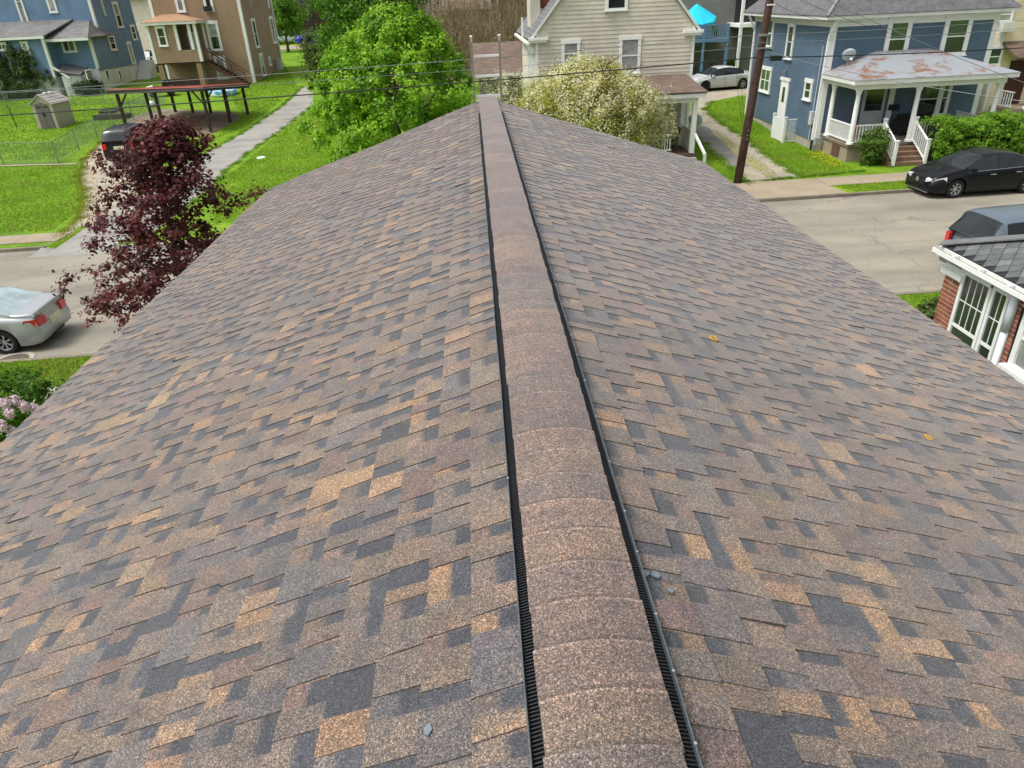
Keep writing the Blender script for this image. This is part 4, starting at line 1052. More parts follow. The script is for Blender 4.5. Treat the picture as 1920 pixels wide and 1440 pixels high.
part(kh, 'fascia', WHITE, (GX + .131, GX + .2, 2, 10.1, GZ - .12, GZ - .02)); part(kh, 'soffit', WHITE, (GX + .2, KX + .5, 2, 10.05, GZ - .12, GZ - .09)); part(kh, 'fascia', WHITE, (GX + .131, 14, 10.101, 10.14, GZ - .16, GZ + .0))
KS = .376
C0 = Vector((GX + .14, 10.12, GZ + .02))
m = MB(); m.add([C0, (GX + .14, 2, GZ + .02), (GX + .08 + 3.2, 5.2, GZ + .02 + 3.2 * KS), (GX + .08 + 3.2, 6.92, GZ + .02 + 3.2 * KS)], ((0, 1, 2, 3),))
m.add([C0, (14, 10.12, GZ + .02), (10.8, 6.92, GZ + .02 + 3.2 * KS), (GX + .08 + 3.2, 6.92, GZ + .02 + 3.2 * KS)], ((0, 1, 2, 3),))
krf = m.build('roof', M('dark_underlay', lin(40, 42, 44), .9), kh)
SLT = [M('slate_tile_%d' % i, c, .5, .18, 8, bump=.2, fine=.1) for i, c in enumerate((lin(98, 101, 101), lin(108, 111, 110), lin(90, 93, 94)))]
nrm = Vector((-KS, 0, 1)).normalized(); upv = Vector((1, 0, KS)).normalized(); tiles = {}
for r_ in range(14):
    for q in range(30):
        s_ = r_ * .115; yy = 10.02 - q * .23 - (.115 if r_ % 2 else 0)
        if yy < 4 or yy + .08 > 10.12 - s_ * .94: continue
        i = rb.randrange(3)
        if i not in tiles:
            mm = MB(); P_ = [(0, -.02), (.1, .10), (.0, .22), (-.1, .10)]
            tv = [tuple(upv * b + Vector((0, 1, 0)) * a + nrm * .012) for a, b in P_] + [tuple(upv * b + Vector((0, 1, 0)) * a) for a, b in P_]
            mm.add(tv, ((0, 1, 2, 3), (7, 6, 5, 4), (0, 4, 5, 1), (1, 5, 6, 2), (2, 6, 7, 3), (3, 7, 4, 0)))
            o_ = mm.build('roof_tile', SLT[i], krf, local=True); tiles[i] = o_.data
        else:
            o_ = bpy.data.objects.new('roof_tile', tiles[i]); COL.objects.link(o_); o_.parent = krf
        p = C0 + upv * s_ + Vector((0, yy - 10.12, 0)) + nrm * .004
        o_.location = p - root_loc(krf)
hp = MB(); e0, e1 = C0 + Vector((0, 0, .03)), Vector((GX + 3.28, 6.92, GZ + .05 + 3.2 * KS))
hp.bar(e0, e1, .26, .02); hp.build('hip_cap', SLT[1], krf)
dsp = MB(); dsp.tube([(KX - .02, 8.46, 3.5), (KX - .03, 8.45, 2.9)], .06, 10); dsp.tube([(KX - .03, 8.45, 2.95), (KX - .03, 8.44, .05)], .048, 10); dsp.build('downspout', M('downspout_white', lin(214, 222, 230), .45, .05), kh, smooth=True)
MB().tube([(KX - .005, 8.3, 3.3), (KX - .005, 8.27, 2.5), (KX - .005, 8.3, 1.6), (KX - .005, 8.28, .2)], .012, 6).build('cable', BLACKP, kh)

# ---- denim blue house, upper left
zb = hz(66)
lh = empty('denim_house', (-38, 68, zb), 0, 'denim blue house with grey lean-to roofs and white block foundation', 'house')
YA, YB, YM = 64.5, 66.0, 68.0
xa, xb_, xm = -34.18, -31.25, -31.3
zA0, zA1, zB0 = 3.46, 6.04, 3.4
yback = on_x(256, 50, xm).y
m = MB(); FA = front(-62, YA); siding(m, FA, 0, xa + 62, zA0 - .5, zA1, .13); FAr = side_r(xa, YA); siding(m, FAr, 0, YB - YA, zA0 - .5, zA1, .13)
FB = front(xa, YB); siding(m, FB, 0, xb_ - xa, zB0, 5.9, .13); FBr = side_r(xb_, YB); siding(m, FBr, 0, yback - YB, zB0 - .2, 5.9, .13)
FM = front(-62, YM); siding(m, FM, 0, xm + 62, 5.9, 11.5, .13); FMr = side_r(xm, YM); siding(m, FMr, 0, yback - YM, 5.9, 11.5, .13)
m.build('wall', BLUEL, lh)
WBLK = M('white_block', lin(214, 218, 216), .7, .1, 1.2, bump=.3, bscale=8)
part(lh, 'foundation', WBLK, (xa + .02, xb_ - .04, YB + .03, yback - .2, zb - .4, zB0), (-62, xa - .02, YA + .05, YB, zb - .4, zA0 - .5))
for (x, y, z0, z1) in ((xa, YA, zA0 - .5, zA1), (xb_, YB, zB0, 5.9), (xm, YM, 6.4, 11.5)): part(lh, 'corner_board', WHITE, (x - .17, x + .04, y - .04, y + .17, z0, z1))
MB().slab([(-62, YA - .4, zA1), (xa + .3, YA - .4, zA1), (xa + .3 + .8, YM - .05, 7.1), (-62, YM - .05, 7.1)], .1).build('lean_to_roof', RF_GREY, lh)
m = MB(); m.slab([(xa - .4, YB - 1.3, 5.78), (xb_ + .5, YB - 1.3, 5.78), (xb_ - .5, YM - .05, 6.95), (xa + .9, YM - .05, 6.95)], .1); m.slab([(xb_ + .5, YB - 1.3, 5.78), (xb_ + .5, YM + 1.5, 5.78), (xb_ + .0, YM + 1.0, 6.2), (xb_ - .5, YM - .05, 6.95)], .1); m.build('side_roof', RF_GREY, lh)
part(lh, 'fascia', WHITE, (-62, xa + .3, YA - .42, YA - .38, zA1 - .2, zA1 - .02)); part(lh, 'fascia', WHITE, (xa - .4, xb_ + .5, YB - 1.34, YB - 1.31, 5.56, 5.76))
bars(lh, 'downspout', WHITE, .16, ((xa + .1, YA - .3, zA1 - .1), (xa + .05, YA - .08, zA0 + .3)), ((xa + .05, YA - .08, zA0 + .3), (xa + 1.2, YA - .1, zA0 - .6)))
MB().slab([(xa + .3, YA - .2, zA0 + .0), (xa + 2.1, YA - .2, zA0 - .35), (xa + 2.1, YB - .03, zA0 + .05), (xa + .3, YB - .03, zA0 + .45)], .1).build('bulkhead_roof', RF_GREY, lh)
MB().box(xa + .5, xa + 2.0, YA - .0, YB, zb - .3, zA0 - .42).build('bulkhead', WBLK, lh)
for F_, tl, br, kw in ((FM, (14, -40), (56, 43), dict(top=GLASSL)), (FM, (77, -30), (110, 23), dict(top=GLASSL)), (FA, (38, 78), (60, 104), dict(top=GLASSL)), (FA, (-8, 80), (16, 94), dict(split=False, cols=2)), (FB, (112, 72), (146, 97), dict(split=False, cols=2)), (FMr, (179, -30), (198, 28), dict(top=GLASSL, bot=GLASSD)), (FMr, (208, 4), (231, 51), dict(top=GLASSL, bot=GLASSD)), (FBr, (200, 66), (219, 93), dict(grid=(2, 2))), (FBr, (242, 47), (257, 74), dict()), (FBr, (236, 79), (254, 118), dict(split=False, top=GLASSL))):
    wpx(lh, F_, tl, br, trim=.16, **kw)
for (px, w_) in ((166, .9), (200, .5), (224, .4)):
    p = on_x(px, 140, xb_ - .04); window(lh, Face((xb_ - .04, p.y, 0), (0, 1, 0), (1, 0, 0)), -w_ / 2, w_ / 2, p.z - .35, p.z + .35, trim=.05, split=False, grid=(4, 3) if px == 166 else (0, 0), sill=False)
MB().slab([(-62.5, YM - .5, 11.5), (xm + .5, YM - .5, 11.5), (xm + .5, 74, 14), (-62.5, 74, 14)], .12).build('roof', RF_GREY, lh)
stw = MB()
for i in range(6): stw.box(xb_ + .02, xb_ + 1.3, 72.4 + i * .35, 72.75 + i * .35 - .002, zb - .2, zb + .35 + i * .28)
stw.build('stair', WBLK, lh)

# ---- brown house with the enclosed porch on piers
nb = empty('brown_house', (-22, 67, hz(67)), 0, 'brown clapboard house with raised enclosed porch and long wooden stair', 'house')
NY, NX1 = 66.4, -18.7; NX0 = on_y(283, 20, NY).x; nz = hz(66.4)
nyb = on_x(527, 110, NX1).y
FN, FNr = front(NX0, NY), side_r(NX1, NY)
m = MB(); siding(m, FN, 0, NX1 - NX0, nz - .1, 11.5, .14); siding(m, FNr, 0, nyb - NY, nz - .1, 11.5, .14); m.box(NX0, NX0 + .05, NY, nyb, nz, 11.5); m.build('wall', BROWNS, nb)
part(nb, 'corner_board', WHITE, (NX1 - .2, NX1 + .04, NY - .04, NY + .2, nz, 11.5)); part(nb, 'corner_board', WHITE, (NX0 - .04, NX0 + .2, NY - .04, NY + .2, nz, 11.5)); part(nb, 'corner_board', WHITE, (NX1 - .1, NX1 + .04, nyb - .15, nyb + .04, nz + .4, 11.5))
MB().slab([(NX0 - .4, NY - .4, 11.5), (NX1 + .4, NY - .4, 11.5), (NX1 + .4, NY + 6, 14.4), (NX0 - .4, NY + 6, 14.4)], .12).build('roof', RF_GREY, nb)
for F_, tl, br, kw in ((FN, (318, -40), (350, 22), dict(top=GLASSL)), (FN, (372, -40), (403, 21), dict(top=GLASSD)), (FN, (384, 40), (419, 94), dict(top=GLASSL, bot=GLASSD)), (FN, (400, 106), (430, 147), dict(top=GLASSL)), (FNr, (460, -40), (472, 17), dict()), (FNr, (469, 35), (486, 88), dict()), (FNr, (503, 31), (518, 80), dict(top=GLASSL)), (FNr, (484, 101), (498, 141), dict(top=GLASSL, bot=GLASSD)), (FNr, (495, -30), (505, 14), dict(top=GLASSL)), (FNr, (502, 107), (508, 122), dict(split=False))):
    wpx(nb, F_, tl, br, trim=.2, **kw)
a_, b_ = FN.hit(391, 14); acb = MB(); fbox(acb, FN, a_ - .3, a_ + .3, b_ - .3, b_ + .1, .05, .4); acb.build('air_conditioner', BLACKP, nb)
QY = 64.2
q0, q1 = on_y(284, 84, QY).x, on_y(371, 80, QY).x; qf = on_y(300, 119, QY).z; qe = on_y(320, 43, QY).z; o0 = on_y(327, 50, QY); o1 = on_y(363, 93, QY)
FQ, FQr, FQl = front(q0, QY), side_r(q1, QY), side_l(q0, QY)
m = MB(); siding(m, FQ, 0, o0.x - q0, qf, qe, .13); siding(m, FQ, o0.x - q0, q1 - q0, qf, o1.z, .13); siding(m, FQr, 0, NY - QY, qf, o1.z, .13); siding(m, FQl, 0, NY - QY, qf, qe, .13); m.build('porch_wall', BROWNS, nb)
part(nb, 'porch_floor', WOODD, (q0 + .02, q1 - .02, QY + .03, NY - .03, qf - .12, qf))
for x in (q0, o0.x, o1.x, q1): part(nb, 'porch_post', WHITE, (x - .12, x + .1, QY - .04, QY + .14, qf if x in (q0, q1) else o1.z, qe))
part(nb, 'porch_rear_post', WHITE, (q1 - .1, q1 + .06, NY - .25, NY - .05, qf, qe))
m = MB(); pk = on_y(321, 26, NY - .1); E_ = .35
m.add([(q0 - E_, QY - E_, qe + .1), (q1 + E_, QY - E_, qe + .1), (q1 + E_, NY - .03, qe + .1), (q0 - E_, NY - .03, qe + .1), (pk.x - .8, NY - .04, pk.z), (pk.x + .5, NY - .04, pk.z)], ((0, 1, 5, 4), (1, 2, 5), (3, 0, 4), (3, 2, 1, 0))); prn = m.build('porch_roof', RF_TAN, nb)
part(prn, 'fascia', GREYTRIM, (q0 - E_ + .03, q1 + E_ - .03, QY - E_ + .03, NY - .06, qe - .12, qe + .09))
wpx(nb, FQ, (290, 50), (317, 86), trim=.14, top=GLASSD)
dn = MB(); fbox(dn, FN, o0.x - NX0 + .05, o0.x - NX0 + .95, qf, qf + 2.1, 0, .06); dn.build('door', WHITE, nb)
for x in (q0 + .25, q1 - .35): part(nb, 'pier', M('tan_stucco', lin(150, 124, 96), .85, .1), (x - .2, x + .2, QY + .03, QY + .45, nz - .4, qf - .121))
p0, p1 = Vector((q1 + .15, QY + 1.1, qf)), on_y(466, 158, QY + 1.1); p1.z = hz(QY + 1.1) + .05
RB = M('red_brown_wood', lin(92, 64, 50), .8, .2, 3)
bars(nb, 'stringer', RB, .06, (p0 - Vector((0, .5, .15)), p1 - Vector((0, .5, .1))), (p0 + Vector((0, .5, -.15)), p1 + Vector((0, .5, -.1))), h=.3)
for i in range(11):
    c_ = p0.lerp(p1, (i + .5) / 11); part(nb, 'stair_tread', RB, (c_.x - .15, c_.x + .15, c_.y - .5, c_.y + .5, c_.z - .03, c_.z + .02))
bars(nb, 'handrail', RB, .06, (p0 + Vector((0, -.52, .9)), p1 + Vector((0, -.52, .95))), (p0 + Vector((0, .52, .9)), p1 + Vector((0, .52, .95))), *[(p0.lerp(p1, t) + Vector((0, -.52, -.1)), p0.lerp(p1, t) + Vector((0, -.52, .92))) for t in (0, .33, .66, 1)])
part(nb, 'under_porch_lattice', WOODD, (q0 + .5, q1 - .6, QY + .2, QY + .24, nz, nz + .75)); part(nb, 'basement_door', M('pale_green_door', lin(160, 172, 160), .6), (q1 - 1.2, q1 - .6, NY - .07, NY - .03, nz, nz + 2.0))
bars(nb, 'downspout', WHITE, .12, ((NX1 + .1, nyb - .3, 11), (NX1 + .1, nyb - .3, nz + 1.2)))
ut = on_x(520, 108, NX1 + .2); tag(part(None, 'utility_cabinet', M('cabinet_grey', lin(178, 182, 178), .6), (NX1 + .06, NX1 + .5, ut.y - .5, ut.y + .3, hz(ut.y) - .02, hz(ut.y) + 1.0)), 'pale grey utility cabinet at the back corner of the brown house', 'cabinet')

# ---- white house sliver and far houses behind
wh = empty('white_house', (-47, 100, hz(100)), 0, 'white house sliver seen between the denim and brown houses', 'house')
m = MB(); siding(m, front(-50, 100), 0, 12, hz(100), 9, .2); m.box(-50, -38, 100.1, 108, hz(100), 9); m.build('wall', M('cream_white', lin(222, 216, 200), .7), wh); MB().slab([(-50.5, 99.5, 9), (-37.5, 99.5, 9), (-37.5, 104, 11.5), (-50.5, 104, 11.5)], .1).build('roof', RF_BROWN, wh)
fh = empty('far_house', (-4, 96, hz(96)), 0, 'far white house with grey roof above the bramble bank', 'house')
hx0, hx1 = on_y(795, 5, 96).x, on_y(935, 3, 96).x
m = MB(); siding(m, front(hx0, 96), 0, hx1 - hx0, hz(96), 8.2, .2); m.box(hx0, hx1, 96.1, 104, hz(96), 8.2); m.build('wall', M('far_white', lin(205, 205, 200), .7), fh)
fz = on_y(860, 10, 94).z
MB().slab([(hx0 + 1, 93, fz - .5), (hx1 - .5, 93, fz - .5), (hx1 - 1.5, 96, fz + .5), (hx0 + 2, 96, fz + .5)], .15).build('porch_roof', M('far_brown_roof', lin(120, 104, 92), .8), fh)
for i in range(4): window(fh, front(hx0, 96), 1.2 + i * 2.2, 2.2 + i * 2.2, 6.4, 7.9, trim=.14)

# ------------------------------------------------------------------ yard things
# shed
sx, sy = -29.2, 51.05; sz = hz(51)
sh = empty('shed', (sx, sy, sz), math.radians(-6), 'small grey resin garden shed with dark double doors on the fenced lawn', 'shed')
SHW = M('shed_resin', lin(168, 162, 148), .6, .06, 2); SHD = M('shed_door_resin', lin(104, 98, 98), .6, .08, 2)
w_, d_, h_, a_ = 1.4, 1.9, 1.58, 2.12
m = MB(); m.add([(0, 0, -.1), (w_, 0, -.1), (w_, 0, h_), (w_ / 2, 0, a_), (0, 0, h_), (0, d_, -.1), (w_, d_, -.1), (w_, d_, h_), (w_ / 2, d_, a_), (0, d_, h_)], ((0, 1, 2, 3, 4), (9, 8, 7, 6, 5), (1, 6, 7, 2), (0, 4, 9, 5), (5, 6, 1, 0))); m.build('wall', SHW, sh, local=True)
m = MB(); m.slab([(-.1, -.1, h_ - .04), (w_ / 2, -.1, a_ + .03), (w_ / 2, d_ + .1, a_ + .03), (-.1, d_ + .1, h_ - .04)], .04); m.slab([(w_ + .1, -.1, h_ - .04), (w_ / 2, -.1, a_ + .03), (w_ / 2, d_ + .1, a_ + .03), (w_ + .1, d_ + .1, h_ - .04)], .04)
for i in range(4):
    t = .15 + i * .25; x = w_ / 2 + (w_ / 2 + .1) * t; z = a_ + .035 - (a_ + .07 - h_) * t; m.bar((x, -.1, z), (x, d_ + .1, z), .03, .02)
rs_ = m.build('roof', M('shed_roof', lin(178, 172, 166), .6, .05), sh, local=True)
for y_ in (.7, 1.2): MB().box(w_ / 2 - .12, w_ / 2 + .12, y_, y_ + .2, a_ + .02, a_ + .06).build('skylight', WHITE, rs_, local=True)
for k in (0, 1):
    x0 = .24 + k * .47
    dr_ = MB().hexa([(x0, -.04, .03), (x0 + .45, -.04, .03), (x0 + .45, -.002, .03), (x0, -.002, .03), (x0, -.04, 1.52 + (.12 if k else 0)), (x0 + .45, -.04, 1.64 - (.12 if k else 0)), (x0 + .45, -.002, 1.64 - (.12 if k else 0)), (x0, -.002, 1.52 + (.12 if k else 0))]).build('door', SHD, sh, local=True)
    MB().box(x0 + .08, x0 + .38, -.05, -.041, 1.32, 1.42).build('door_window', GLASSD, dr_, local=True); MB().box(x0 + (.38 if k == 0 else .03), x0 + (.42 if k == 0 else .07), -.07, -.041, .8, 1.0).build('handle', BLACKP, dr_, local=True)

# carport
C_ = {'fl': Vector((-22.5, 48.9)), 'fr': Vector((-16.7, 47.4)), 'br': Vector((-15.7, 52.4)), 'bl': Vector((-21.4, 54.6))}
cpo = empty('carport', (-19, 50.8, hz(50.8)), 0, 'open carport with faded red metal roof on dark posts', 'carport')
cz_ = {'fl': 2.98, 'fr': 3.02, 'br': 2.6, 'bl': 2.42}
RED = M('faded_red_metal', lin(196, 118, 108), .5, .14, .6, metal=.1)
ctr_ = sum(C_.values(), Vector((0, 0))) / 4
ex = {k: ctr_ + (v - ctr_) * 1.12 for k, v in C_.items()}
crf = MB().slab([(*ex[k], cz_[k] + .2) for k in ('fl', 'fr', 'br', 'bl')], .05).build('roof', RED, cpo)
rib = MB()
for i in range(1, 24):
    t = i / 24; p, q = ex['fl'].lerp(ex['fr'], t), ex['bl'].lerp(ex['br'], t); z0, z1 = cz_['fl'] * (1 - t) + cz_['fr'] * t + .215, cz_['bl'] * (1 - t) + cz_['br'] * t + .215; rib.bar((*p, z0), (*q, z1), .03, .03)
rib.build('roof_rib', RED, crf)
DKW = M('dark_beam', lin(52, 46, 44), .7, .2, 3)
bars(cpo, 'beam', DKW, .1, *[((*ex[a], cz_[a] + .03), (*ex[b], cz_[b] + .03)) for a, b in (('fl', 'fr'), ('fr', 'br'), ('br', 'bl'), ('bl', 'fl'))], h=.2)
def cpost(p, z): part(cpo, 'post', WOODD if rb.random() < .5 else DKW, (p.x - .08, p.x + .08, p.y - .08, p.y + .08, hz(p.y) - .05, z))
for k in C_: cpost(C_[k], cz_[k])
for a, b, ts in (('fl', 'fr', (.45,)), ('fr', 'br', (.5,)), ('bl', 'br', (.25, .5, .75)), ('fl', 'bl', (.5,))):
    for t in ts: cpost(C_[a].lerp(C_[b], t), cz_[a] * (1 - t) + cz_[b] * t)
bars(cpo, 'brace', WOODD, .08, *[((C_[k].x, C_[k].y, cz_[k] - .9), (C_[k].x + sx_ * .7, C_[k].y - sx_ * .15, cz_[k] - .02)) for k, sx_ in (('fl', 1), ('fr', -1), ('fr', 1))])
pool = MB(); pc = G(420, 178); pool.lathe([(.0, .1), (.8, .1), (.95, .4), (1.05, .42), (1.1, .3), (1.0, .0)], (pc.x, pc.y, pc.z), 'z', 20); tag(pool.build('paddling_pool', patch_material('blue_pool_plastic', lin(70, 160, 214), lin(214, 226, 226), 1.4, .45, .55, .5, .05), smooth=True), 'blue and white inflatable paddling pool on the grass behind the carport', 'paddling pool')
lw = G(312, 180); lwn = empty('garden_tractor', (lw.x, lw.y, lw.z), math.radians(20), 'dark brown garden tractor with white hood behind the carport', 'tractor')
MB().box(-.8, .7, -.4, .4, .3, .75).build('body', M('tractor_brown', lin(74, 52, 44), .6), lwn, local=True); MB().hexa([(-1.3, -.3, .35), (-.8, -.35, .35), (-.8, .35, .35), (-1.3, .3, .35), (-1.3, -.25, .75), (-.8, -.32, .85), (-.8, .32, .85), (-1.3, .25, .75)]).build('hood', WHITE, lwn, local=True); MB().box(-.1, .3, -.25, .25, .76, 1.15).build('seat', BLACKP, lwn, local=True)
for x, r_ in ((-1.0, .2), (.4, .32)):
    for y in (-.48, .48): MB().lathe([(.05, -.08), (r_, -.07), (r_, .07), (.05, .08)], (x, y, r_), 'y', 14).build('wheel', BLACKP, lwn, local=True)

# chain link fences
FENCEM = M('fence_wire', lin(120, 134, 126), .6, .15, 3)
def fence(pts, h, label, gate=None, zf=hz):
    o_ = empty('chain_link_fence', (pts[0][0], pts[0][1], zf(pts[0][1])), 0, label, 'fence')
    mesh, rail = MB(), MB()
    for (x0, y0), (x1, y1) in zip(pts[:-1], pts[1:]):
        a, b = Vector((x0, y0, zf(y0))), Vector((x1, y1, zf(y1))); L = (b - a).length; n = max(1, round(L / 3.0))
        P = lambda t: Vector((x0 + (x1 - x0) * t, y0 + (y1 - y0) * t, zf(y0 + (y1 - y0) * t)))
        for i in range(n):
            p, q = P(i / n), P((i + 1) / n)
            MB().tube([p - Vector((0, 0, .1)), p + Vector((0, 0, h + .04))], .028, 6).build('post', METAL, o_)
            rail.tube([p + Vector((0, 0, h)), q + Vector((0, 0, h))], .017, 5); rail.tube([p + Vector((0, 0, .04)), q + Vector((0, 0, .04))], .008, 4)
        k = int(L / .11); s_ = h / L
        for i in range(-int(h / .11), k):
            for sg in (0, 1):
                t0, t1 = i * .11 / L, (i * .11 + h) / L; c0, c1 = max(t0, 0), min(t1, 1)
                if c1 - c0 < .002: continue
                z0, z1 = (c0 - t0) / (t1 - t0) * h, (c1 - t0) / (t1 - t0) * h
                if sg: z0, z1 = h - z0, h - z1
                p, q = P(c0), P(c1); mesh.tube([p + Vector((0, 0, z0 + .03)), q + Vector((0, 0, z1 + .0))], .0035, 3, cap=False)
    rail.build('top_rail', FENCEM, o_); mesh.build('wire_mesh', FENCEM, o_, fix=False)
    return o_
f0, f1, f2, f3 = G(0, 305), G(110, 306), G(215, 241), G(312, 197)
fence([(f0.x - 6, f0.y + .3), (f1.x, f1.y), (f2.x, f2.y), (f3.x, f3.y)], 1.15, 'galvanised chain link fence around the lawn with the grey shed')
fence([(-46, 59.6), (-36, 59.8), (-31, 60), (-23.5, 58.5)], 1.1, 'galvanised chain link fence at the back of the shed lawn')
cw_ = MB(); 
for i in range(8):
    a = f0.lerp(f1, i / 8 - .0); cw_ = cw_
drape('edging', [(f0.x - 6, f0.y - .28), (f1.x + 1.2, f1.y - .55), (f1.x + 1.2, f1.y - .3), (f0.x - 6, f0.y + .0)], CONC, .03, 'pale concrete edging strip along the foot of the chain link fence', 'edging')
# clothes pole
cpx = G(32, 238); tag(MB().tube([(cpx.x, cpx.y, cpx.z - .05), (cpx.x - .1, cpx.y, cpx.z + 1.2)], .03, 6).tube([(cpx.x, cpx.y, cpx.z), (cpx.x + .25, cpx.y, cpx.z)], .02, 5).tube([(cpx.x - .1, cpx.y, cpx.z + 1.2), (cpx.x - .3, cpx.y, cpx.z + 1.35)], .025, 5).build('garden_stake', BLACKP), 'thin dark leaning stake on the lawn facing the shed doors', 'stake')
# lid on the centre lawn, manhole
lp0 = G(490, 296); tag(MB().lathe([(.0, .05), (.2, .05), (.24, .03), (.25, .0)], (lp0.x, lp0.y, lp0.z), 'z', 18).build('cleanout_lid', WHITE, smooth=True), 'round white lid lying on the bright lawn beside the alley', 'lid')
mhx, mhy = on_z(24, 676, -.096).x, on_z(24, 676, -.096).y
mh = empty('manhole', (mhx, mhy, -.096), 0, 'round iron manhole cover at the kerb behind the silver sedan', 'manhole')
MB().lathe([(.36, .004), (.46, .004), (.48, .012), (.36, .012), (.36, .004)], (mhx, mhy, -.096), 'z', 28).build('rim', CONC2, mh); MB().lathe([(0, .016), (.35, .016), (.355, .002)], (mhx, mhy, -.096), 'z', 28).build('cover', M('cast_iron', lin(92, 84, 76), .7, .3, 9, bump=.5, bscale=30), mh)
# raised bed and toys on the shed lawn
bx0 = G(215, 222); tag(part(None, 'garden_bed', WOODD, (bx0.x - 1.2, bx0.x + 1.1, bx0.y - .5, bx0.y + .4, bx0.z - .05, bx0.z + .3)), 'low dark garden bed on the fenced lawn between shed and carport', 'garden bed')
tb = G(205, 210); tag(MB().lathe([(.55, .12), (.72, .16), (.75, .24), (.6, .24), (.5, .16), (0, .12)], (tb.x, tb.y, tb.z - .12), 'z', 18).build('tractor_tyre', BLACKP, smooth=True), 'black tyre lying on the fenced lawn behind the garden bed', 'tyre')
bl = G(286, 201); tag(MB().lathe([(.01, 0), (.2, .06), (.27, .22), (.2, .4), (.01, .46)], (bl.x, bl.y, bl.z), 'z', 14).build('ball', WHITE, smooth=True), 'white ball lying on the grass beside the carport', 'ball')
# deck corner with white chairs beside the denim house
dkx = on_y(255, 125, 78); dko = empty('side_deck', (-27, 78, hz(78)), 0, 'low grey deck between the denim and brown houses', 'deck')
part(dko, 'deck_floor', M('grey_deck_wood', lin(120, 112, 108), .8, .15, 3), (-33, -24.5, 77, 82, hz(77) + .55, hz(77) + .75)); part(dko, 'skirt', DKW, (-33, -24.5, 77.02, 77.06, hz(77) - .3, hz(77) + .549))
for i, (px, py, lb) in enumerate(((273, 122, 'white slatted garden chair on the side deck, nearer the denim house'), (284, 118, 'white slatted garden chair on the side deck, nearer the brown house'))):
    p = on_y(px, py, 78.5); zz = hz(77) + .75
    co = empty('garden_chair', (p.x, 78.5, zz), math.radians(-20 - 30 * i), lb, 'chair', 'white garden chairs on the side deck')
    MB().hexa([(-.35, -.4, .4), (.35, -.4, .4), (.35, .3, .28), (-.35, .3, .28), (-.35, -.4, .45), (.35, -.4, .45), (.35, .3, .33), (-.35, .3, .33)]).build('seat', WHITE, co, local=True)
    for k in range(5): MB().hexa([(-.34 + k * .14, .28, .3), (-.22 + k * .14, .28, .3), (-.22 + k * .14, .33, .3), (-.34 + k * .14, .33, .3), (-.34 + k * .14, .6, 1.1), (-.22 + k * .14, .6, 1.1), (-.22 + k * .14, .65, 1.1), (-.34 + k * .14, .65, 1.1)]).build('back_slat', WHITE, co, local=True)
    for s_ in (-1, 1):
        MB().box(s_ * .38 - .07, s_ * .38 + .07, -.45, .4, .6, .64).build('armrest', WHITE, co, local=True); MB().box(s_ * .38 - .03, s_ * .38 + .03, -.4, -.32, 0, .6).build('leg', WHITE, co, local=True); MB().box(s_ * .38 - .03, s_ * .38 + .03, .28, .36, 0, .6).build('leg', WHITE, co, local=True)
gr = on_y(278, 100, 80); gro = empty('barbecue', (gr.x, 79.8, hz(77) + .75), 0, 'black covered barbecue on the side deck by the brown house', 'barbecue')
MB().box(-.5, .5, -.3, .3, .1, .85).build('cabinet', BLACKP, gro, local=True); MB().lathe([(.01, .35), (.3, .3), (.38, 0)], (0, 0, .85), 'z', 14, sx=1.4).build('lid', BLACKP, gro, local=True, smooth=True)
plx = G(247, 148); plo = part(None, 'planter', M('orange_wood', lin(150, 96, 50), .8, .2, 2), (plx.x - .9, plx.x + 1.1, plx.y + .3, plx.y + 1.3, plx.z - .1, plx.z + .8)); tag(plo, 'orange brown wooden planter box by the white block steps', 'planter')

# ------------------------------------------------------------------ utility pole and wires
POLE = M('creosote_pole', lin(70, 50, 42), .85, .3, 2.5, bump=.6, bscale=14, fine=.25, fscale=12)
px_, py_ = 10.72, 29.25
po_ = empty('utility_pole', (px_, py_, 0), 0, 'leaning dark wooden utility pole carrying street wires', 'utility pole')
tp_ = Vector((11.42, 29.25, 10.2))
MB().tube([(px_, py_, -.1), Vector((px_, py_, 0)).lerp(tp_, .3), Vector((px_, py_, 0)).lerp(tp_, .7), tp_], [.17, .16, .14, .12], 14).build('shaft', POLE, po_, smooth=True)
def pp_(z): return Vector((px_, py_, 0)).lerp(tp_, z / tp_.z)
for z in (1.9, 2.1, 1.75): MB().box(pp_(z).x - .02, pp_(z).x + .02, py_ - .2, py_ - .15, z, z + .05).build('tag', METAL, po_)
MB().box(pp_(5.55).x - .16, pp_(5.55).x + .16, py_ - .17, py_ + .17, 5.5, 5.58).build('band', METAL, po_)
bars(po_, 'bracket', METAL, .05, (pp_(5.1) + Vector((-.3, -.2, 0)), pp_(5.1) + Vector((.3, -.2, 0)))); bars(po_, 'bracket', WHITE, .05, (pp_(6.55) + Vector((-.15, -.2, 0)), pp_(6.55) + Vector((.15, -.2, 0))))
WIRE = M('cable_black', (.015, .015, .017), .6); WIREG = M('cable_grey', lin(120, 124, 126), .5)
def wire(p, q, sag, r, label, mat=WIRE, n=24):
    p, q = Vector(p), Vector(q)
    pts = [p.lerp(q, i / n) - Vector((0, 0, sag * 4 * (i / n) * (1 - i / n))) for i in range(n + 1)]
    return tag(MB().tube(pts, r, 5).build('wire', mat, smooth=True), label, 'wire', 'overhead wires')
YW = 29.05
L = [(0, 165, 1425, 65, .012, 'highest grey cable strung from the leaning pole over the lawns and carport', WIREG), (0, 181, 1420, 87, .008, 'thin middle cable strung from the leaning pole over the lawns and carport', WIREG), (0, 209, 1418, 108, .022, 'lowest thick black cable strung from the leaning pole over the lawns and carport', WIRE)]
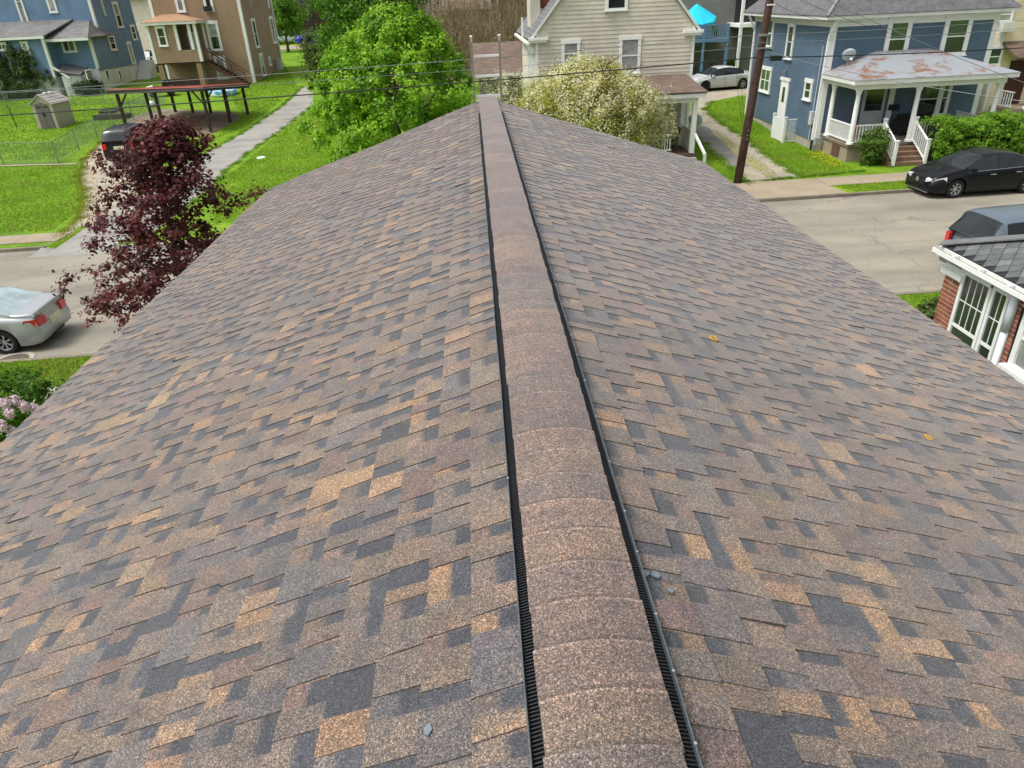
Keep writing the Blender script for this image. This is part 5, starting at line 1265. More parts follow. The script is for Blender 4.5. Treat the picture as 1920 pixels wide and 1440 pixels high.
for (ax, ay, bx, by, r_, lb, mt_) in L:
    a, b = on_y(ax, ay, YW), on_y(bx, by, YW); d = (a - b)
    far = b + d * 1.35; mid = on_y(880, 122 + (ay - 165) * .8, YW)
    wire(b, far, .18, r_, lb, mt_)
R_ = [(1425, 65, 1920, 32, .010, 'grey cable strung from the pole across the upper windows of the blue house', WIREG), (1420, 80, 1920, 48, .008, 'thin cable crossing the blue house just below the grey cable', WIREG), (1418, 108, 1920, 84, .02, 'thick black cable with a splice box crossing the blue house', WIRE)]
for (ax, ay, bx, by, r_, lb, mt_) in R_:
    a, b = on_y(ax, ay, YW), on_y(bx, by, YW); wire(a, a + (b - a) * 1.5, .12, r_, lb, mt_)
sp = on_y(1454, 109, YW); spo = MB().box(sp.x - .2, sp.x + .22, YW - .09, YW + .09, sp.z - .09, sp.z + .09); tag(spo.build('splice_box', BLACKP), 'black splice box hanging on the thick cable beside the pole', 'splice box')
wire(pp_(6.6) + Vector((.1, -.12, 0)), (UX0 + 1.1, UY - .3, 5.6), .25, .008, 'drooping thin service cable from the pole to the blue house')
wire(pp_(5.0) + Vector((.1, -.15, 0)), (13.5, 9.0, 4.9), .35, .009, 'thin service cable descending from the pole towards the brick house', WIREG)
wire(on_y(1530, -10, 30.5), on_y(1920, 155, 30.5) + Vector((.6, 0, -.2)), .12, .012, 'pale twisted service cable crossing in front of the blue windows', WIREG)
wire(on_y(1490, -5, 31.5), on_y(1690, 68, 33.5), .1, .008, 'thin black cable slanting down to the blue house porch side')
wire(pp_(5.3) + Vector((-.15, 0, 0)), (BX1 - .1, BY - .05, 4.9), .1, .008, 'short thin cable from the pole to the cream house corner')
for i, dx in enumerate((-.32, -.22)):
    pts = [on_y(1380 - i * -6, 95, YW), on_y(1382 + i * 8, 160, YW + .02), on_y(1393 + i * 3, 240, YW + .02)]
    tag(MB().tube(pts, .006, 4).build('hanging_cable', WIRE), ['loose thin cable hanging beside the pole, the outer of two', 'loose thin cable hanging beside the pole, the inner of two'][i], 'cable')

# ------------------------------------------------------------------ cars
TYRE = M('tyre_rubber', (.012, .012, .013), .85, .1, 9)
RIMM = M('alloy_rim', lin(190, 192, 194), .3, .08, 9, metal=.75)
DARKRIM = M('black_steel_rim', (.02, .02, .022), .5, .1, 9)
CARGLASS = glass_material('car_glass', (.014, .018, .02), .03, 0, .55)
SKYGLASS = glass_material('sky_reflection_tint', (.30, .37, .38), .06)  # bright sky reflection painted in as a pale tint
TAIL = M('tail_lamp', lin(196, 24, 30), .2, .1, 20, coat=.5)
HEAD = M('head_lamp', lin(205, 210, 214), .12, .15, 14, coat=.5)
UNDER = M('car_underside', (.01, .01, .01), .9)
PLATE = M('plate_white', lin(214, 206, 170), .5)
def paint(name, rgb, metal=.0):
    return M(name, rgb, .28, .03, 2, metal=metal, coat=.35, fine=.02, fscale=400, spec=.12)
def smooth_interp(x, xs_, zs_):
    x = np.asarray(x, float); xs_ = np.array(xs_, float); zs_ = np.array(zs_, float)
    d = np.diff(zs_) / np.diff(xs_); m = np.zeros(len(xs_))
    for i in range(1, len(xs_) - 1): m[i] = 0 if d[i - 1] * d[i] <= 0 else 2 * d[i - 1] * d[i] / (d[i - 1] + d[i])
    m[0], m[-1] = d[0], d[-1]
    i = np.clip(np.searchsorted(xs_, x) - 1, 0, len(d) - 1); h = xs_[i + 1] - xs_[i]; t = np.clip((x - xs_[i]) / h, 0, 1)
    return (2 * t**3 - 3 * t**2 + 1) * zs_[i] + (t**3 - 2 * t**2 + t) * h * m[i] + (-2 * t**3 + 3 * t**2) * zs_[i + 1] + (t**3 - t**2) * h * m[i + 1]
SEDAN = dict(L=4.6, W=1.78, wb=(-1.33, 1.38), r=.325, top=[(-2.3, .90), (-2.22, 1.0), (-1.75, 1.04), (-.85, 1.38), (-.2, 1.45), (.45, 1.39), (1.3, .99), (1.95, .84), (2.22, .70), (2.3, .56)], belt=[(-2.3, .88), (-1.4, .96), (0, .92), (1.2, .86), (2.3, .6)],
             rear=(-1.72, -.95), wind=(.5, 1.25), sideg=(-1.35, 1.05), bpil=(-.12, .02))
SUV = dict(L=4.85, W=1.94, wb=(-1.4, 1.45), r=.36, top=[(-2.42, 1.12), (-2.36, 1.22), (-2.02, 1.72), (-1.7, 1.76), (-.2, 1.78), (.5, 1.70), (1.3, 1.2), (2.0, 1.06), (2.32, .9), (2.42, .7)], belt=[(-2.42, 1.1), (-1.4, 1.12), (0, 1.06), (1.2, 1.02), (2.42, .8)],
           rear=(-2.36, -2.04), wind=(.55, 1.25), sideg=(-1.95, 1.05), bpil=(-.1, .04))
def car(name, label, loc, rz_, S, body, rim=RIMM, scale=1.0, rearglass=None, detail=True, grille=True, plate=True, roofmat=None):
    rg = rearglass or CARGLASS
    root = empty(name, loc, rz_, label, 'car')
    root.scale = (scale,) * 3
    L, W = S['L'], S['W']; hw0 = W / 2
    st_ = np.unique(np.round(np.concatenate([np.linspace(-L / 2, L / 2, 78), [S['rear'][0], S['rear'][1], S['wind'][0], S['wind'][1], S['sideg'][0], S['sideg'][1], S['bpil'][0], S['bpil'][1]]] + [w + np.linspace(-S['r'] - .07, S['r'] + .07, 15) for w in S['wb']]), 4))
    zt = smooth_interp(st_, *zip(*S['top'])); zb = np.minimum(smooth_interp(st_, *zip(*S['belt'])), zt - .015)
    rows = []
    for x, t, b in zip(st_, zt, zb):
        e = (L / 2 - abs(x)); k = 1 - (max(0, .55 - e) / .55) ** 2.4 * (.20 if x > 0 else .14)
        hw = hw0 * k; lo = .2 + (max(0, .35 - e) / .35) ** 2 * .06
        for w in S['wb']:
            R = S['r'] + .055; d = abs(x - w)
            if d < R: lo = max(lo, S['r'] + math.sqrt(R * R - d * d) * 1.0)
        g = min(1, max(0, (t - b) / .42)); hr = hw * (1 - .26 * g)
        sh_ = b - .10
        lo = min(lo, sh_ - .03)
        md = max(lo + .012, min(.52, sh_ - .015))
        xo = lambda z: x - (np.sign(x) * max(0, .06 - e) / .06) * (.10 * abs((z - .48) / .4) ** 2)
        sec = [(hw * .8, lo), (hw * .975, lo + .006), (hw, md), (hw * .985, sh_), (hw * .955, b), (hw * .935, b + .012 * g + .002), ((hw * .935 + hr) / 2 + .012 * g, b + (t - b) * .5), (hr, t - .05 * g - .002), (hr * .9, t - .012 * g - .001), (hr * .5, t + .006 * g), (0, t + .012 * g)]
        rows.append([(xo(z), y, z) for y, z in sec])
    J = len(rows[0]); groups = {}
    def put(k, quad): groups.setdefault(k, []).append(quad)
    xm_ = (st_[:-1] + st_[1:]) / 2
    for i in range(len(st_) - 1):
        x = xm_[i]; g = min(zt[i] - zb[i], zt[i + 1] - zb[i + 1])
        for j in range(J - 1):
            k = 'body'
            if j >= 7 and S['wind'][0] < x < S['wind'][1] and g > .03: k = 'windshield'
            elif j >= 7 and S['rear'][0] < x < S['rear'][1] and g > .03: k = 'rear_window'
            elif j in (5, 6) and S['sideg'][0] < x < S['sideg'][1] and g > .16 and not (S['bpil'][0] < x < S['bpil'][1]):
                k = 'side_window_rear' if x < S['bpil'][0] else 'side_window'
            elif j in (5, 6) and S['bpil'][0] <= x <= S['bpil'][1]: k = 'pillar'
            elif j in (2, 3) and S['bpil'][0] < x < 1.05: k = 'door'
            elif j in (2, 3) and -.95 < x < S['bpil'][0]: k = 'door_rear'
            a, b, c, d = rows[i][j], rows[i + 1][j], rows[i + 1][j + 1], rows[i][j + 1]
            put(k, (a, b, c, d)); put(k, tuple((p[0], -p[1], p[2]) for p in (d, c, b, a)))
    for i in (0, len(st_) - 1):
        r_ = rows[i]
        for j in range(J - 1):
            put('body', (r_[j], r_[j + 1], (r_[j + 1][0], -r_[j + 1][1], r_[j + 1][2]), (r_[j][0], -r_[j][1], r_[j][2])))
    mats = {'body': body, 'door': body, 'door_rear': body, 'windshield': CARGLASS, 'rear_window': rg, 'side_window': CARGLASS, 'side_window_rear': CARGLASS, 'pillar': BLACKP}
    bo = None
    for k in ('body', 'door', 'door_rear', 'windshield', 'rear_window', 'side_window', 'side_window_rear', 'pillar'):
        if k not in groups: continue
        sides = [('', groups[k])]
        if k in ('door', 'door_rear', 'side_window', 'side_window_rear', 'pillar'):
            sides = [(s_, [q for q in groups[k] if (sum(p[1] for p in q) > 0) == (s_ == 'l')]) for s_ in 'lr']
        for s_, qs in sides:
            m = MB(); idx = {}
            for q in qs:
                f = []
                for p in q:
                    key = tuple(round(c, 4) for c in p)
                    if key not in idx: idx[key] = len(m.v); m.v.append(p)
                    f.append(idx[key])
                if len(set(f)) >= 3:
                    ff = []
                    for v in f:
                        if v not in ff: ff.append(v)
                    m.f.append(ff); m.c.append(None)
            o_ = m.build(k.replace('_rear', '') if k != 'rear_window' else k, mats[k], root, smooth=True, local=True)
            if k == 'body': bo = o_
    MB().box(-L / 2 + .25, L / 2 - .3, -hw0 * .82, hw0 * .82, .16, .62).build('underbody', UNDER, root, local=True)
    # door seams, handles, mirrors
    def surf(x, j):
        i = int(np.argmin(abs(st_ - x))); return rows[i][j]
    if detail:
        for x in (S['bpil'][0] * .5 + S['bpil'][1] * .5, 1.05, -.95):
            for s_ in (1, -1):
                pts = [(surf(x, j)[0], s_ * (surf(x, j)[1] + .002), surf(x, j)[2]) for j in (1, 2, 3, 4)]
                MB().tube(pts, .006, 4).build('door_seam', UNDER, bo, local=True)
        for s_ in (1, -1):
            for x in (.12, -.82):
                p = surf(x, 3); MB().box(x - .1, x + .1, s_ * (p[1] - .01), s_ * (p[1] + .025), p[2] - .05, p[2] - .02).build('door_handle', RIMM if body.name.startswith('black') else body, root, local=True)
            p = surf(.95, 4); MB().hexa([(.82, s_ * (p[1] + .0), p[2] + .02), (.98, s_ * (p[1] + .0), p[2] + .02), (.98, s_ * (p[1] + .2), p[2] + .04), (.86, s_ * (p[1] + .2), p[2] + .04), (.82, s_ * p[1], p[2] + .13), (.96, s_ * p[1], p[2] + .13), (.95, s_ * (p[1] + .2), p[2] + .15), (.86, s_ * (p[1] + .2), p[2] + .15)]).build('side_mirror', body, root, local=True)
            # chrome strip above the side glass
            pts = [(surf(x, 5)[0], s_ * (surf(x, 5)[1] + .004), surf(x, 5)[2] - .004) for x in np.linspace(S['sideg'][0] + .1, S['sideg'][1] - .05, 14)]
            MB().tube(pts, .009, 4).build('window_trim', RIMM, root, local=True)
        MB().box(-L / 2 + .0, -L / 2 + .03, -.3, .3, .25, .27).build('exhaust_trim', UNDER, root, local=True)
    # lamps wrap the corners: boxes that follow the body edge
    zr_ = S['belt'][0][1] - .10
    tall = S is SUV
    for s_ in (1, -1):
        pts_o = []
        x0 = -L / 2; w1 = surf(x0, 3)[1]
        yo, yi = w1 + .015, w1 - (.34 if not tall else .2)
        xa_, xb2 = x0 + .015, x0 + .32
        wside = surf(xb2, 3)[1] + .006
        zz0, zz1 = (zr_ - .12, zr_ + .085) if not tall else (zr_ - .2, zr_ + .1)
        MB().prism([(x0 - .012, s_ * yi), (x0 + .02, s_ * (yo - .03)), (x0 + .09, s_ * (yo + .035)), (xb2, s_ * wside), (xb2, s_ * (wside - .06)), (x0 + .06, s_ * yi)], zz0, zz1).build('tail_light', TAIL, root, local=True)
        x1 = L / 2; w1 = surf(x1, 3)[1]; zf = S['top'][-2][1] - .07 if not tall else .84
        MB().prism([(x1 - .0, s_ * (w1 - .26)), (x1 - .04, s_ * (w1 + .0)), (x1 - .16, s_ * (w1 + .06)), (x1 - .5, s_ * (surf(x1 - .5, 3)[1] + .006)), (x1 - .5, s_ * (surf(x1 - .5, 3)[1] - .1)), (x1 - .1, s_ * (w1 - .26))], [zf - .07] * 6, [zf + .05, zf + .05, zf + .06, zf + .12, zf + .13, zf + .08]).build('headlight', HEAD, root, local=True)
    if plate:
        zp = .62 if not tall else .86
        MB().box(-L / 2 - .025, -L / 2 + .05, -.26, .26, zp - .08, zp + .08).build('license_plate', PLATE, root, local=True)
    if grille:
        MB().box(L / 2 - .06, L / 2 + .012, -.42, .42, .44, .6).build('grille', UNDER, root, local=True); MB().lathe([(.02, 0), (.075, .004), (.085, .016), (.06, .018), (.02, .012)], (L / 2 + .006, 0, .58), 'x', 16).build('badge', RIMM, root, local=True)
        MB().box(L / 2 - .1, L / 2 - .012, -.7, .7, .2, .3).build('lower_intake', UNDER, root, local=True); MB().box(L / 2 - .04, L / 2 + .0, -.66, .66, .205, .225).build('bumper_strip', RIMM, root, local=True)
    # wheels
    R = S['r']
    for x in S['wb']:
        for s_ in (1, -1):
            yw = s_ * (hw0 - .13)
            rm_ = rim[0] if isinstance(rim, tuple) and x == S['wb'][1] else (rim[1] if isinstance(rim, tuple) else rim)
            w = MB().lathe([(R * .64, -.1), (R * .94, -.105), (R, -.08), (R, .08), (R * .94, .105), (R * .64, .1), (R * .6, .06)], (0, 0, 0), 'y', 30).build('wheel', TYRE, root, smooth=True, local=True)
            w.location = (x, yw, R)
            m = MB(); m.lathe([(R * .66, s_ * .098), (R * .6, s_ * .085), (R * .58, s_ * .03)], (0, 0, 0), 'y', 26)
            m.lathe([(.0, s_ * .07), (R * .16, s_ * .075), (R * .2, s_ * .05)], (0, 0, 0), 'y', 14)
            for q in range(7):
                t = 2 * math.pi * q / 7
                for dt in (-.09, .09):
                    m.bar((R * .14 * math.cos(t), s_ * .066, R * .14 * math.sin(t)), (R * .62 * math.cos(t + dt), s_ * .08, R * .62 * math.sin(t + dt)), .028, .02)
            m.build('rim', rm_, w, local=True)
            MB().lathe([(.0, s_ * .03), (R * .6, s_ * .032)], (0, 0, 0), 'y', 20).build('brake_disc', UNDER, w, local=True)
    return root
RZ = -.10
SILV = paint('silver_car_paint', lin(172, 177, 180), .4)
p = on_z(37, 664, RZ)
c1 = car('silver_sedan', 'silver sedan with red tail lights parked at the kerb by the manhole', (p.x - 1.6, p.y + .80, RZ), math.pi + YAW, SEDAN, SILV, rearglass=SKYGLASS, scale=.97)
p = on_z(1785, 371, RZ)
car('black_sedan', 'shiny black sedan parked in front of the green hedge', (p.x + 1.40, p.y + .86, RZ), math.pi + YAW, SEDAN, paint('black_car_paint', (.006, .0065, .009)), scale=1.05)
sv = on_z(1767, 455, .85)
svx, svy = sv.x, sv.y
car('grey_suv', 'dark grey sport utility vehicle on the street beside the brick house roof', (15.3, 17.85, RZ), YAW + .02, SUV, paint('graphite_car_paint', lin(104, 116, 128), .3), scale=1.0)
p1_, p2_ = G(1319, 173), G(1390, 167)
ang = math.atan2(p2_.y - p1_.y, p2_.x - p1_.x)
cxx = (p1_ + p2_) / 2
car('silver_car', 'silver sedan with one black wheel parked at the end of the gravel drive', (cxx.x - .04, cxx.y + .85, hz(cxx.y + .3)), ang + math.pi, SEDAN, paint('light_silver_paint', lin(196, 200, 200), .2), rim=(DARKRIM, RIMM), scale=1.04)
p = G(222, 312)
car('black_suv', 'black sport utility vehicle on the gravel driveway behind the maroon tree', (p.x + .1, p.y + 2.2, hz(p.y + 2)), math.radians(97), SUV, paint('deep_black_paint', (.014, .015, .02)), scale=.98)
for (px, py, mt_, rz_, nm, lb) in ((592, 84, paint('blue_car_paint', lin(34, 70, 170)), 0, 'blue_car', 'bright blue car parked on the far street behind the trees'), (543, 82, paint('pale_green_paint', lin(176, 196, 190)), math.pi, 'pale_car', 'pale silver green car on the far street behind the small tree')):
    p = G(px, py); car(nm, lb, (p.x, p.y, hz(p.y) + .03), rz_, SEDAN, mt_, detail=False, grille=False)

# ------------------------------------------------------------------ trees, shrubs and flowers
LEAF = leaf_material('green_leaf', .48, .5, .3)
LEAFD = leaf_material('maroon_leaf', .3, .5, .22)
PETAL = leaf_material('blossom_petal', .45, .6, .2)
BARK = M('bark', lin(92, 78, 66), .9, .3, 5, bump=.7, bscale=22, fine=.25)
TWIG = M('dry_twig', lin(150, 128, 98), .9, .3, 2, fine=.3)
def leaf_quads(C, N, size, rng, aspect=.62, jitter=.6):
    """diamond leaves: centres C, preferred normals N"""
    n = len(C); N = N + rng.normal(0, jitter, (n, 3)); N /= np.linalg.norm(N, axis=1, keepdims=True) + 1e-9
    r = rng.normal(size=(n, 3)); T = np.cross(N, r); T /= np.linalg.norm(T, axis=1, keepdims=True) + 1e-9
    B = np.cross(N, T); s = size * rng.uniform(.6, 1.25, (n, 1))
    V = np.empty((n, 4, 3)); dz = N * s * .18
    V[:, 0] = C - T * s; V[:, 1] = C + B * s * aspect + dz; V[:, 2] = C + T * s; V[:, 3] = C - B * s * aspect + dz
    return V
def cloud(env, n_clump, per, rc, seed, flat=.75, shell=.55, up=.5):
    """env(rng,n) -> clump centres and outward directions; leaves gather in clumps"""
    rng = np.random.default_rng(seed)
    P, D = env(rng, n_clump)
    k = rng.poisson(per, len(P)) + 4
    idx = np.repeat(np.arange(len(P)), k); n = len(idx)
    r = np.abs(rng.normal(0, 1, (n, 1))) ** .6; v = rng.normal(size=(n, 3)); v /= np.linalg.norm(v, axis=1, keepdims=True)
    sz = rc * rng.uniform(.6, 1.4, (len(P), 1))
    off = v * r * sz[idx] * np.array([1, 1, flat])
    C = P[idx] + off
    N = v * .6 + D[idx] * .7 + np.array([0, 0, up])
    return C, N, idx, rng, v
def ellipsoid(c, r, bias=.4, lump=.16, seed=0, zmin=None):
    c, r = np.array(c), np.array(r); ph = np.random.default_rng(seed).uniform(0, 6, 9)
    def env(rng, n):
        v = rng.normal(size=(n, 3)); v /= np.linalg.norm(v, axis=1, keepdims=True)
        a = np.arctan2(v[:, 1], v[:, 0]); l = 1 + lump * (np.sin(3 * a + ph[0] + 2 * v[:, 2]) + np.sin(5 * a + ph[1] - 4 * v[:, 2]) * .7 + np.sin(6 * v[:, 2] + ph[2]) * .6) / 1.6
        rad = rng.random(n) ** bias
        P = c + v * r * (rad * l)[:, None]
        return P, v
    return env
def cone(c, r, h, bias=.45, lump=.12, seed=0, p=.8):
    ph = np.random.default_rng(seed).uniform(0, 6, 4)
    def env(rng, n):
        t = rng.random(n) ** .85; a = rng.uniform(0, 2 * np.pi, n)
        prof = np.clip(np.minimum((t / .14) ** .6, 1) * (1 - t) ** p * 1.15 + .03, 0, 1)
        rr = r * prof * rng.random(n) ** bias * (1 + lump * np.sin(4 * a + ph[0] + 5 * t))
        P = np.stack([c[0] + rr * np.cos(a), c[1] + rr * np.sin(a), c[2] + h * t], 1)
        D = np.stack([np.cos(a), np.sin(a), .3 + t], 1)
        return P, D
    return env
def leaves(name, par, env, n_clump, per, rc, size, cols, mat, seed, flat=.75, up=.5, aspect=.62, jitter=.6, depth=None, kind=None):
    C, N, idx, rng, v = cloud(env, n_clump, per, rc, seed, flat, up=up)
    V = leaf_quads(C, N, size, rng, aspect, jitter); n = len(C)
    cols = np.array(cols); w = rng.random(len(set(idx)) + idx.max() + 1)
    t = np.clip(w[idx] * .55 + rng.random(n) * .45, 0, .999) * (len(cols) - 1); i = t.astype(int); f = (t - i)[:, None]
    col = cols[i] * (1 - f) + cols[i + 1] * f
    return np_mesh(name, V.reshape(-1, 3), np.arange(n * 4).reshape(-1, 4), col, mat, par, kind)
def limbs(par, base, top, n, spread, r0, seed, mat=BARK, name='limb', z0=.35):
    rnd = random.Random(seed); base, top = Vector(base), Vector(top)
    pts = [base.lerp(top, t) + Vector((rnd.uniform(-.06, .06), rnd.uniform(-.06, .06), 0)) * (t * 2) for t in np.linspace(0, 1, 7)]
    tr = MB().tube([base - Vector((0, 0, .15))] + pts[1:], [r0 * (1.25 if i == 0 else 1 - .82 * i / 6) for i in range(7)], 10).build('trunk', mat, par, smooth=True)
    for k in range(n):
        t = z0 + (1 - z0) * k / n * .95; p = base.lerp(top, t); a = k * 2.4 + rnd.uniform(-.4, .4); L = spread * (1 - .55 * t) * rnd.uniform(.75, 1.1)
        d = Vector((math.cos(a), math.sin(a), rnd.uniform(.3, .8)))
        q1 = p + d * L * .45 + Vector((0, 0, .05)); q2 = p + d * L + Vector((0, 0, .15 * L))
        m = MB().tube([p, q1, q2], [r0 * (.42 - .25 * t), r0 * .22, r0 * .08], 6)
        for j in range(3):
            b = q1.lerp(q2, .2 + .3 * j); e = b + Vector((math.cos(a + rnd.uniform(-1, 1)), math.sin(a + rnd.uniform(-1, 1)), rnd.uniform(.2, .9))) * L * .4
            m.tube([b, e], [r0 * .13, r0 * .05], 5)
        m.build(name, mat, tr, smooth=True)
    return tr
GREENS = [(.05, .145, .009), (.15, .345, .014), (.27, .50, .023), (.43, .65, .048)]
# big maple across the street
mx, my = -3.95, 36.0
t = empty('maple_tree', (mx, my, 0), 0, 'big round bright green maple in front of the alley and lawn', 'tree')
limbs(t, (mx, my, 0), (mx + .4, my, 5.9), 12, 2.8, .22, 1)
def maple_env(rng, n):
    a = rng.uniform(0, 2 * np.pi, n); u = rng.random(n); z = .5 + 6.35 * u
    prof = np.interp(z, [.5, 1.5, 3.0, 4.2, 5.2, 6.0, 6.7, 7.0], [3.1, 3.6, 3.8, 3.55, 2.95, 2.05, 1.0, .3])
    l = 1 + .13 * np.sin(3 * a + 1 + z) + .09 * np.sin(7 * a - 2 * z) + .06 * np.sin(11 * a + 3 * z)
    rr = prof * l * rng.random(n) ** .24; sh = .5 * (z - 1) / 6
    P = np.stack([mx + sh + rr * np.cos(a), my + rr * np.sin(a), z], 1); D = np.stack([np.cos(a), np.sin(a), .4 + .1 * z], 1)
    return P, D
leaves('crown', t, maple_env, 620, 84, .235, .088, GREENS, LEAF, 11, flat=1.25, up=.55)
# second green tree behind it
bx, by = -7.0, 53.0
t = empty('linden_tree', (bx, by, hz(by)), 0, 'taller green tree with denser leaves rising behind the big maple', 'tree')
limbs(t, (bx, by, hz(by)), (bx, by, 8.6), 10, 2.8, .24, 2)
leaves('crown', t, ellipsoid((bx + .2, by, 6.1), (3.7, 3.4, 4.6), .35, .18, 2), 420, 70, .42, .11, [(.03, .09, .006), (.07, .19, .010), (.12, .29, .015), (.2, .4, .03)], LEAF, 12, flat=1.1)
# olive shrub left of it
sp_ = G(612, 160); t = empty('yew_shrub', (sp_.x, sp_.y, sp_.z), 0, 'dull olive green loose shrub at the end of the alley', 'shrub')
limbs(t, (sp_.x, sp_.y, sp_.z), (sp_.x, sp_.y, sp_.z + 3.4), 8, 1.3, .1, 3)
leaves('crown', t, ellipsoid((sp_.x + .2, sp_.y, sp_.z + 2.0), (1.9, 1.8, 2.3), .5, .2, 3), 170, 60, .4, .09, [(.05, .08, .02), (.10, .15, .03), (.16, .22, .05)], LEAF, 13, jitter=1.0)
# small tree by the brown house
sp_ = G(541, 98); t = empty('small_tree', (sp_.x, sp_.y, sp_.z), 0, 'small airy green tree on the grass beyond the brown house', 'tree')
limbs(t, (sp_.x, sp_.y, sp_.z), (sp_.x + .1, sp_.y, sp_.z + 4.4), 9, 2.6, .16, 4, z0=.15)
leaves('crown', t, ellipsoid((sp_.x + .2, sp_.y, sp_.z + 3.9), (2.7, 2.4, 2.3), .55, .2, 4), 190, 42, .42, .12, [(.06, .14, .012), (.13, .28, .02), (.22, .40, .03)], LEAF, 14)
# flowering tree
fx, fy = 4.7, 31.2
t = empty('blossom_tree', (fx, fy, 0), 0, 'crab apple covered in creamy white blossom beside the cream house porch', 'tree')
limbs(t, (fx, fy, 0), (fx, fy, 3.9), 12, 3.0, .18, 5, z0=.25)
def flower_env(rng, n):
    a = rng.uniform(0, 2 * np.pi, n); u = rng.random(n); z = .9 + 3.75 * u
    prof = np.interp(z, [.9, 1.6, 2.6, 3.4, 4.0, 4.6], [2.7, 3.3, 3.3, 2.9, 2.2, .7])
    rr = prof * (1 + .1 * np.sin(4 * a + z) + .07 * np.sin(9 * a - z)) * rng.random(n) ** .33
    return np.stack([fx + rr * np.cos(a), fy + rr * np.sin(a) * .85, z], 1), np.stack([np.cos(a), np.sin(a), .5 + .2 * z], 1)
leaves('crown', t, flower_env, 560, 62, .28, .055, [(.10, .14, .015), (.24, .29, .03), (.40, .40, .05), (.48, .36, .05)], LEAF, 15, flat=1.2)
leaves('blossom', t, flower_env, 1350, 50, .22, .040, [(.54, .54, .24), (.70, .68, .38), (.82, .79, .55), (.88, .86, .70)], PETAL, 15, flat=1.5, up=.9, aspect=.8)
# a second, smaller blossom spray behind the ladder
t = empty('blossom_shrub', (1.4, 33.0, 0), 0, 'smaller blossom covered shrub seen through the ladder rungs', 'shrub')
limbs(t, (1.4, 33.0, 0), (1.4, 33.0, 3.4), 6, 1.2, .09, 6)
leaves('crown', t, ellipsoid((1.4, 33.0, 2.7), (1.5, 1.2, 1.5), .4, .15, 6), 120, 40, .25, .05, [(.06, .09, .012), (.14, .16, .03), (.24, .24, .05)], LEAF, 16)
leaves('blossom', t, ellipsoid((1.4, 33.0, 2.8), (1.55, 1.25, 1.55), .35, .15, 6), 150, 40, .22, .038, [(.45, .46, .25), (.66, .66, .42), (.82, .80, .66)], PETAL, 17, up=.9, aspect=.8)
# maroon maple on the near verge
qx, qy = -6.85, 15.0
t = empty('maroon_maple', (qx, qy, 0), 0, 'dark maroon leaved maple on the verge in front of the street', 'tree')
limbs(t, (qx, qy, 0), (qx + .5, qy, 5.0), 16, 1.2, .10, 7, z0=.25)
def maroon_env(rng, n):
    a = rng.uniform(0, 2 * np.pi, n); u = rng.random(n); z = 1.45 + 3.85 * u
    prof = np.interp(z, [1.4, 1.9, 2.6, 3.4, 4.2, 4.9, 5.35], [1.5, 2.0, 1.95, 1.65, 1.3, .9, .3])
    tier = .82 + .26 * np.sin(z * 5.2 + 2 * np.sin(a * 2))
    rr = prof * tier * (1 + .16 * np.sin(3 * a + 2 * z) + .10 * np.sin(7 * a)) * rng.random(n) ** .5
    return np.stack([qx - .45 + (z - 1.5) * .3 + rr * np.cos(a), qy + rr * np.sin(a), z], 1), np.stack([np.cos(a), np.sin(a), .4 + 0 * z], 1)
leaves('crown', t, maroon_env, 560, 36, .16, .043, [(.034, .011, .012), (.075, .020, .022), (.135, .034, .036), (.23, .066, .064)], LEAFD, 18, flat=.75, up=1.0, aspect=.8, jitter=.8)
# arborvitae by the denim house
for i, (px, py, w_, h_, lb) in enumerate(((18, 185, 1.5, 3.9, 'dark arborvitae by the denim house, the one cut off by the picture edge'), (55, 182, 1.45, 4.0, 'tall dark arborvitae by the denim house, between its two companions'), (84, 180, 1.45, 4.1, 'dark arborvitae by the denim house, beside the white bulkhead'))):
    p = G(px, py)
    lb = ('dark arborvitae by the denim house, farthest of three from the white bulkhead', lb, lb)[i]
    t = empty('arborvitae', (p.x, p.y, p.z), 0, lb, 'tree', 'arborvitae by the denim house')
    MB().tube([(p.x, p.y, p.z - .1), (p.x, p.y, p.z + 2.8)], [.1, .03], 8).build('trunk', BARK, t)
    leaves('crown', t, cone((p.x, p.y, p.z), w_, h_, .35, .1, i, .55), 200, 60, .2, .07, [(.035, .08, .018), (.085, .15, .035), (.17, .22, .06)], LEAF, 20 + i, flat=1.4, up=.2)
def shrub(name, c, r, cols, label, cat, seed, n=90, per=50, rc=.16, size=.045, mat=LEAF, stems=6, lump=.16):
    t = empty(name, (c[0], c[1], c[2]), 0, label, cat)
    m = MB(); rnd = random.Random(seed)
    for k in range(stems):
        a = rnd.uniform(0, 6.3); m.tube([(c[0], c[1], c[2] - .05), (c[0] + math.cos(a) * r[0] * .5, c[1] + math.sin(a) * r[1] * .5, c[2] + r[2] * rnd.uniform(.9, 1.5))], [.025, .01], 5)
    m.build('stem', BARK, t)
    leaves('foliage', t, ellipsoid((c[0], c[1], c[2] + r[2] * .95), r, .35, lump, seed), n, per, rc, size, cols, mat, seed)
    return t
SG = [(.04, .11, .01), (.09, .22, .02), (.17, .34, .03)]
p = G(168, 178); shrub('foundation_shrub', (p.x, p.y, p.z), (1.2, .8, .6), [(.015, .04, .008), (.035, .085, .015), (.07, .15, .02)], 'low round green shrub against the white block foundation', 'shrub', 31, rc=.25, size=.07)
p = G(243, 140); shrub('red_shrub', (p.x - .2, p.y + .5, p.z + .7), (.5, .5, .9), [(.03, .008, .01), (.06, .015, .018), (.12, .03, .03)], 'small dark red shrub in the wooden planter', 'shrub', 32, n=50, size=.07, mat=LEAFD)
p = G(276, 108); shrub('back_bush', (-46, 90, hz(90)), (2.2, 2, 3.2), GREENS, 'bright green bush between the denim and brown houses', 'shrub', 33, n=140, rc=.5, size=.13)
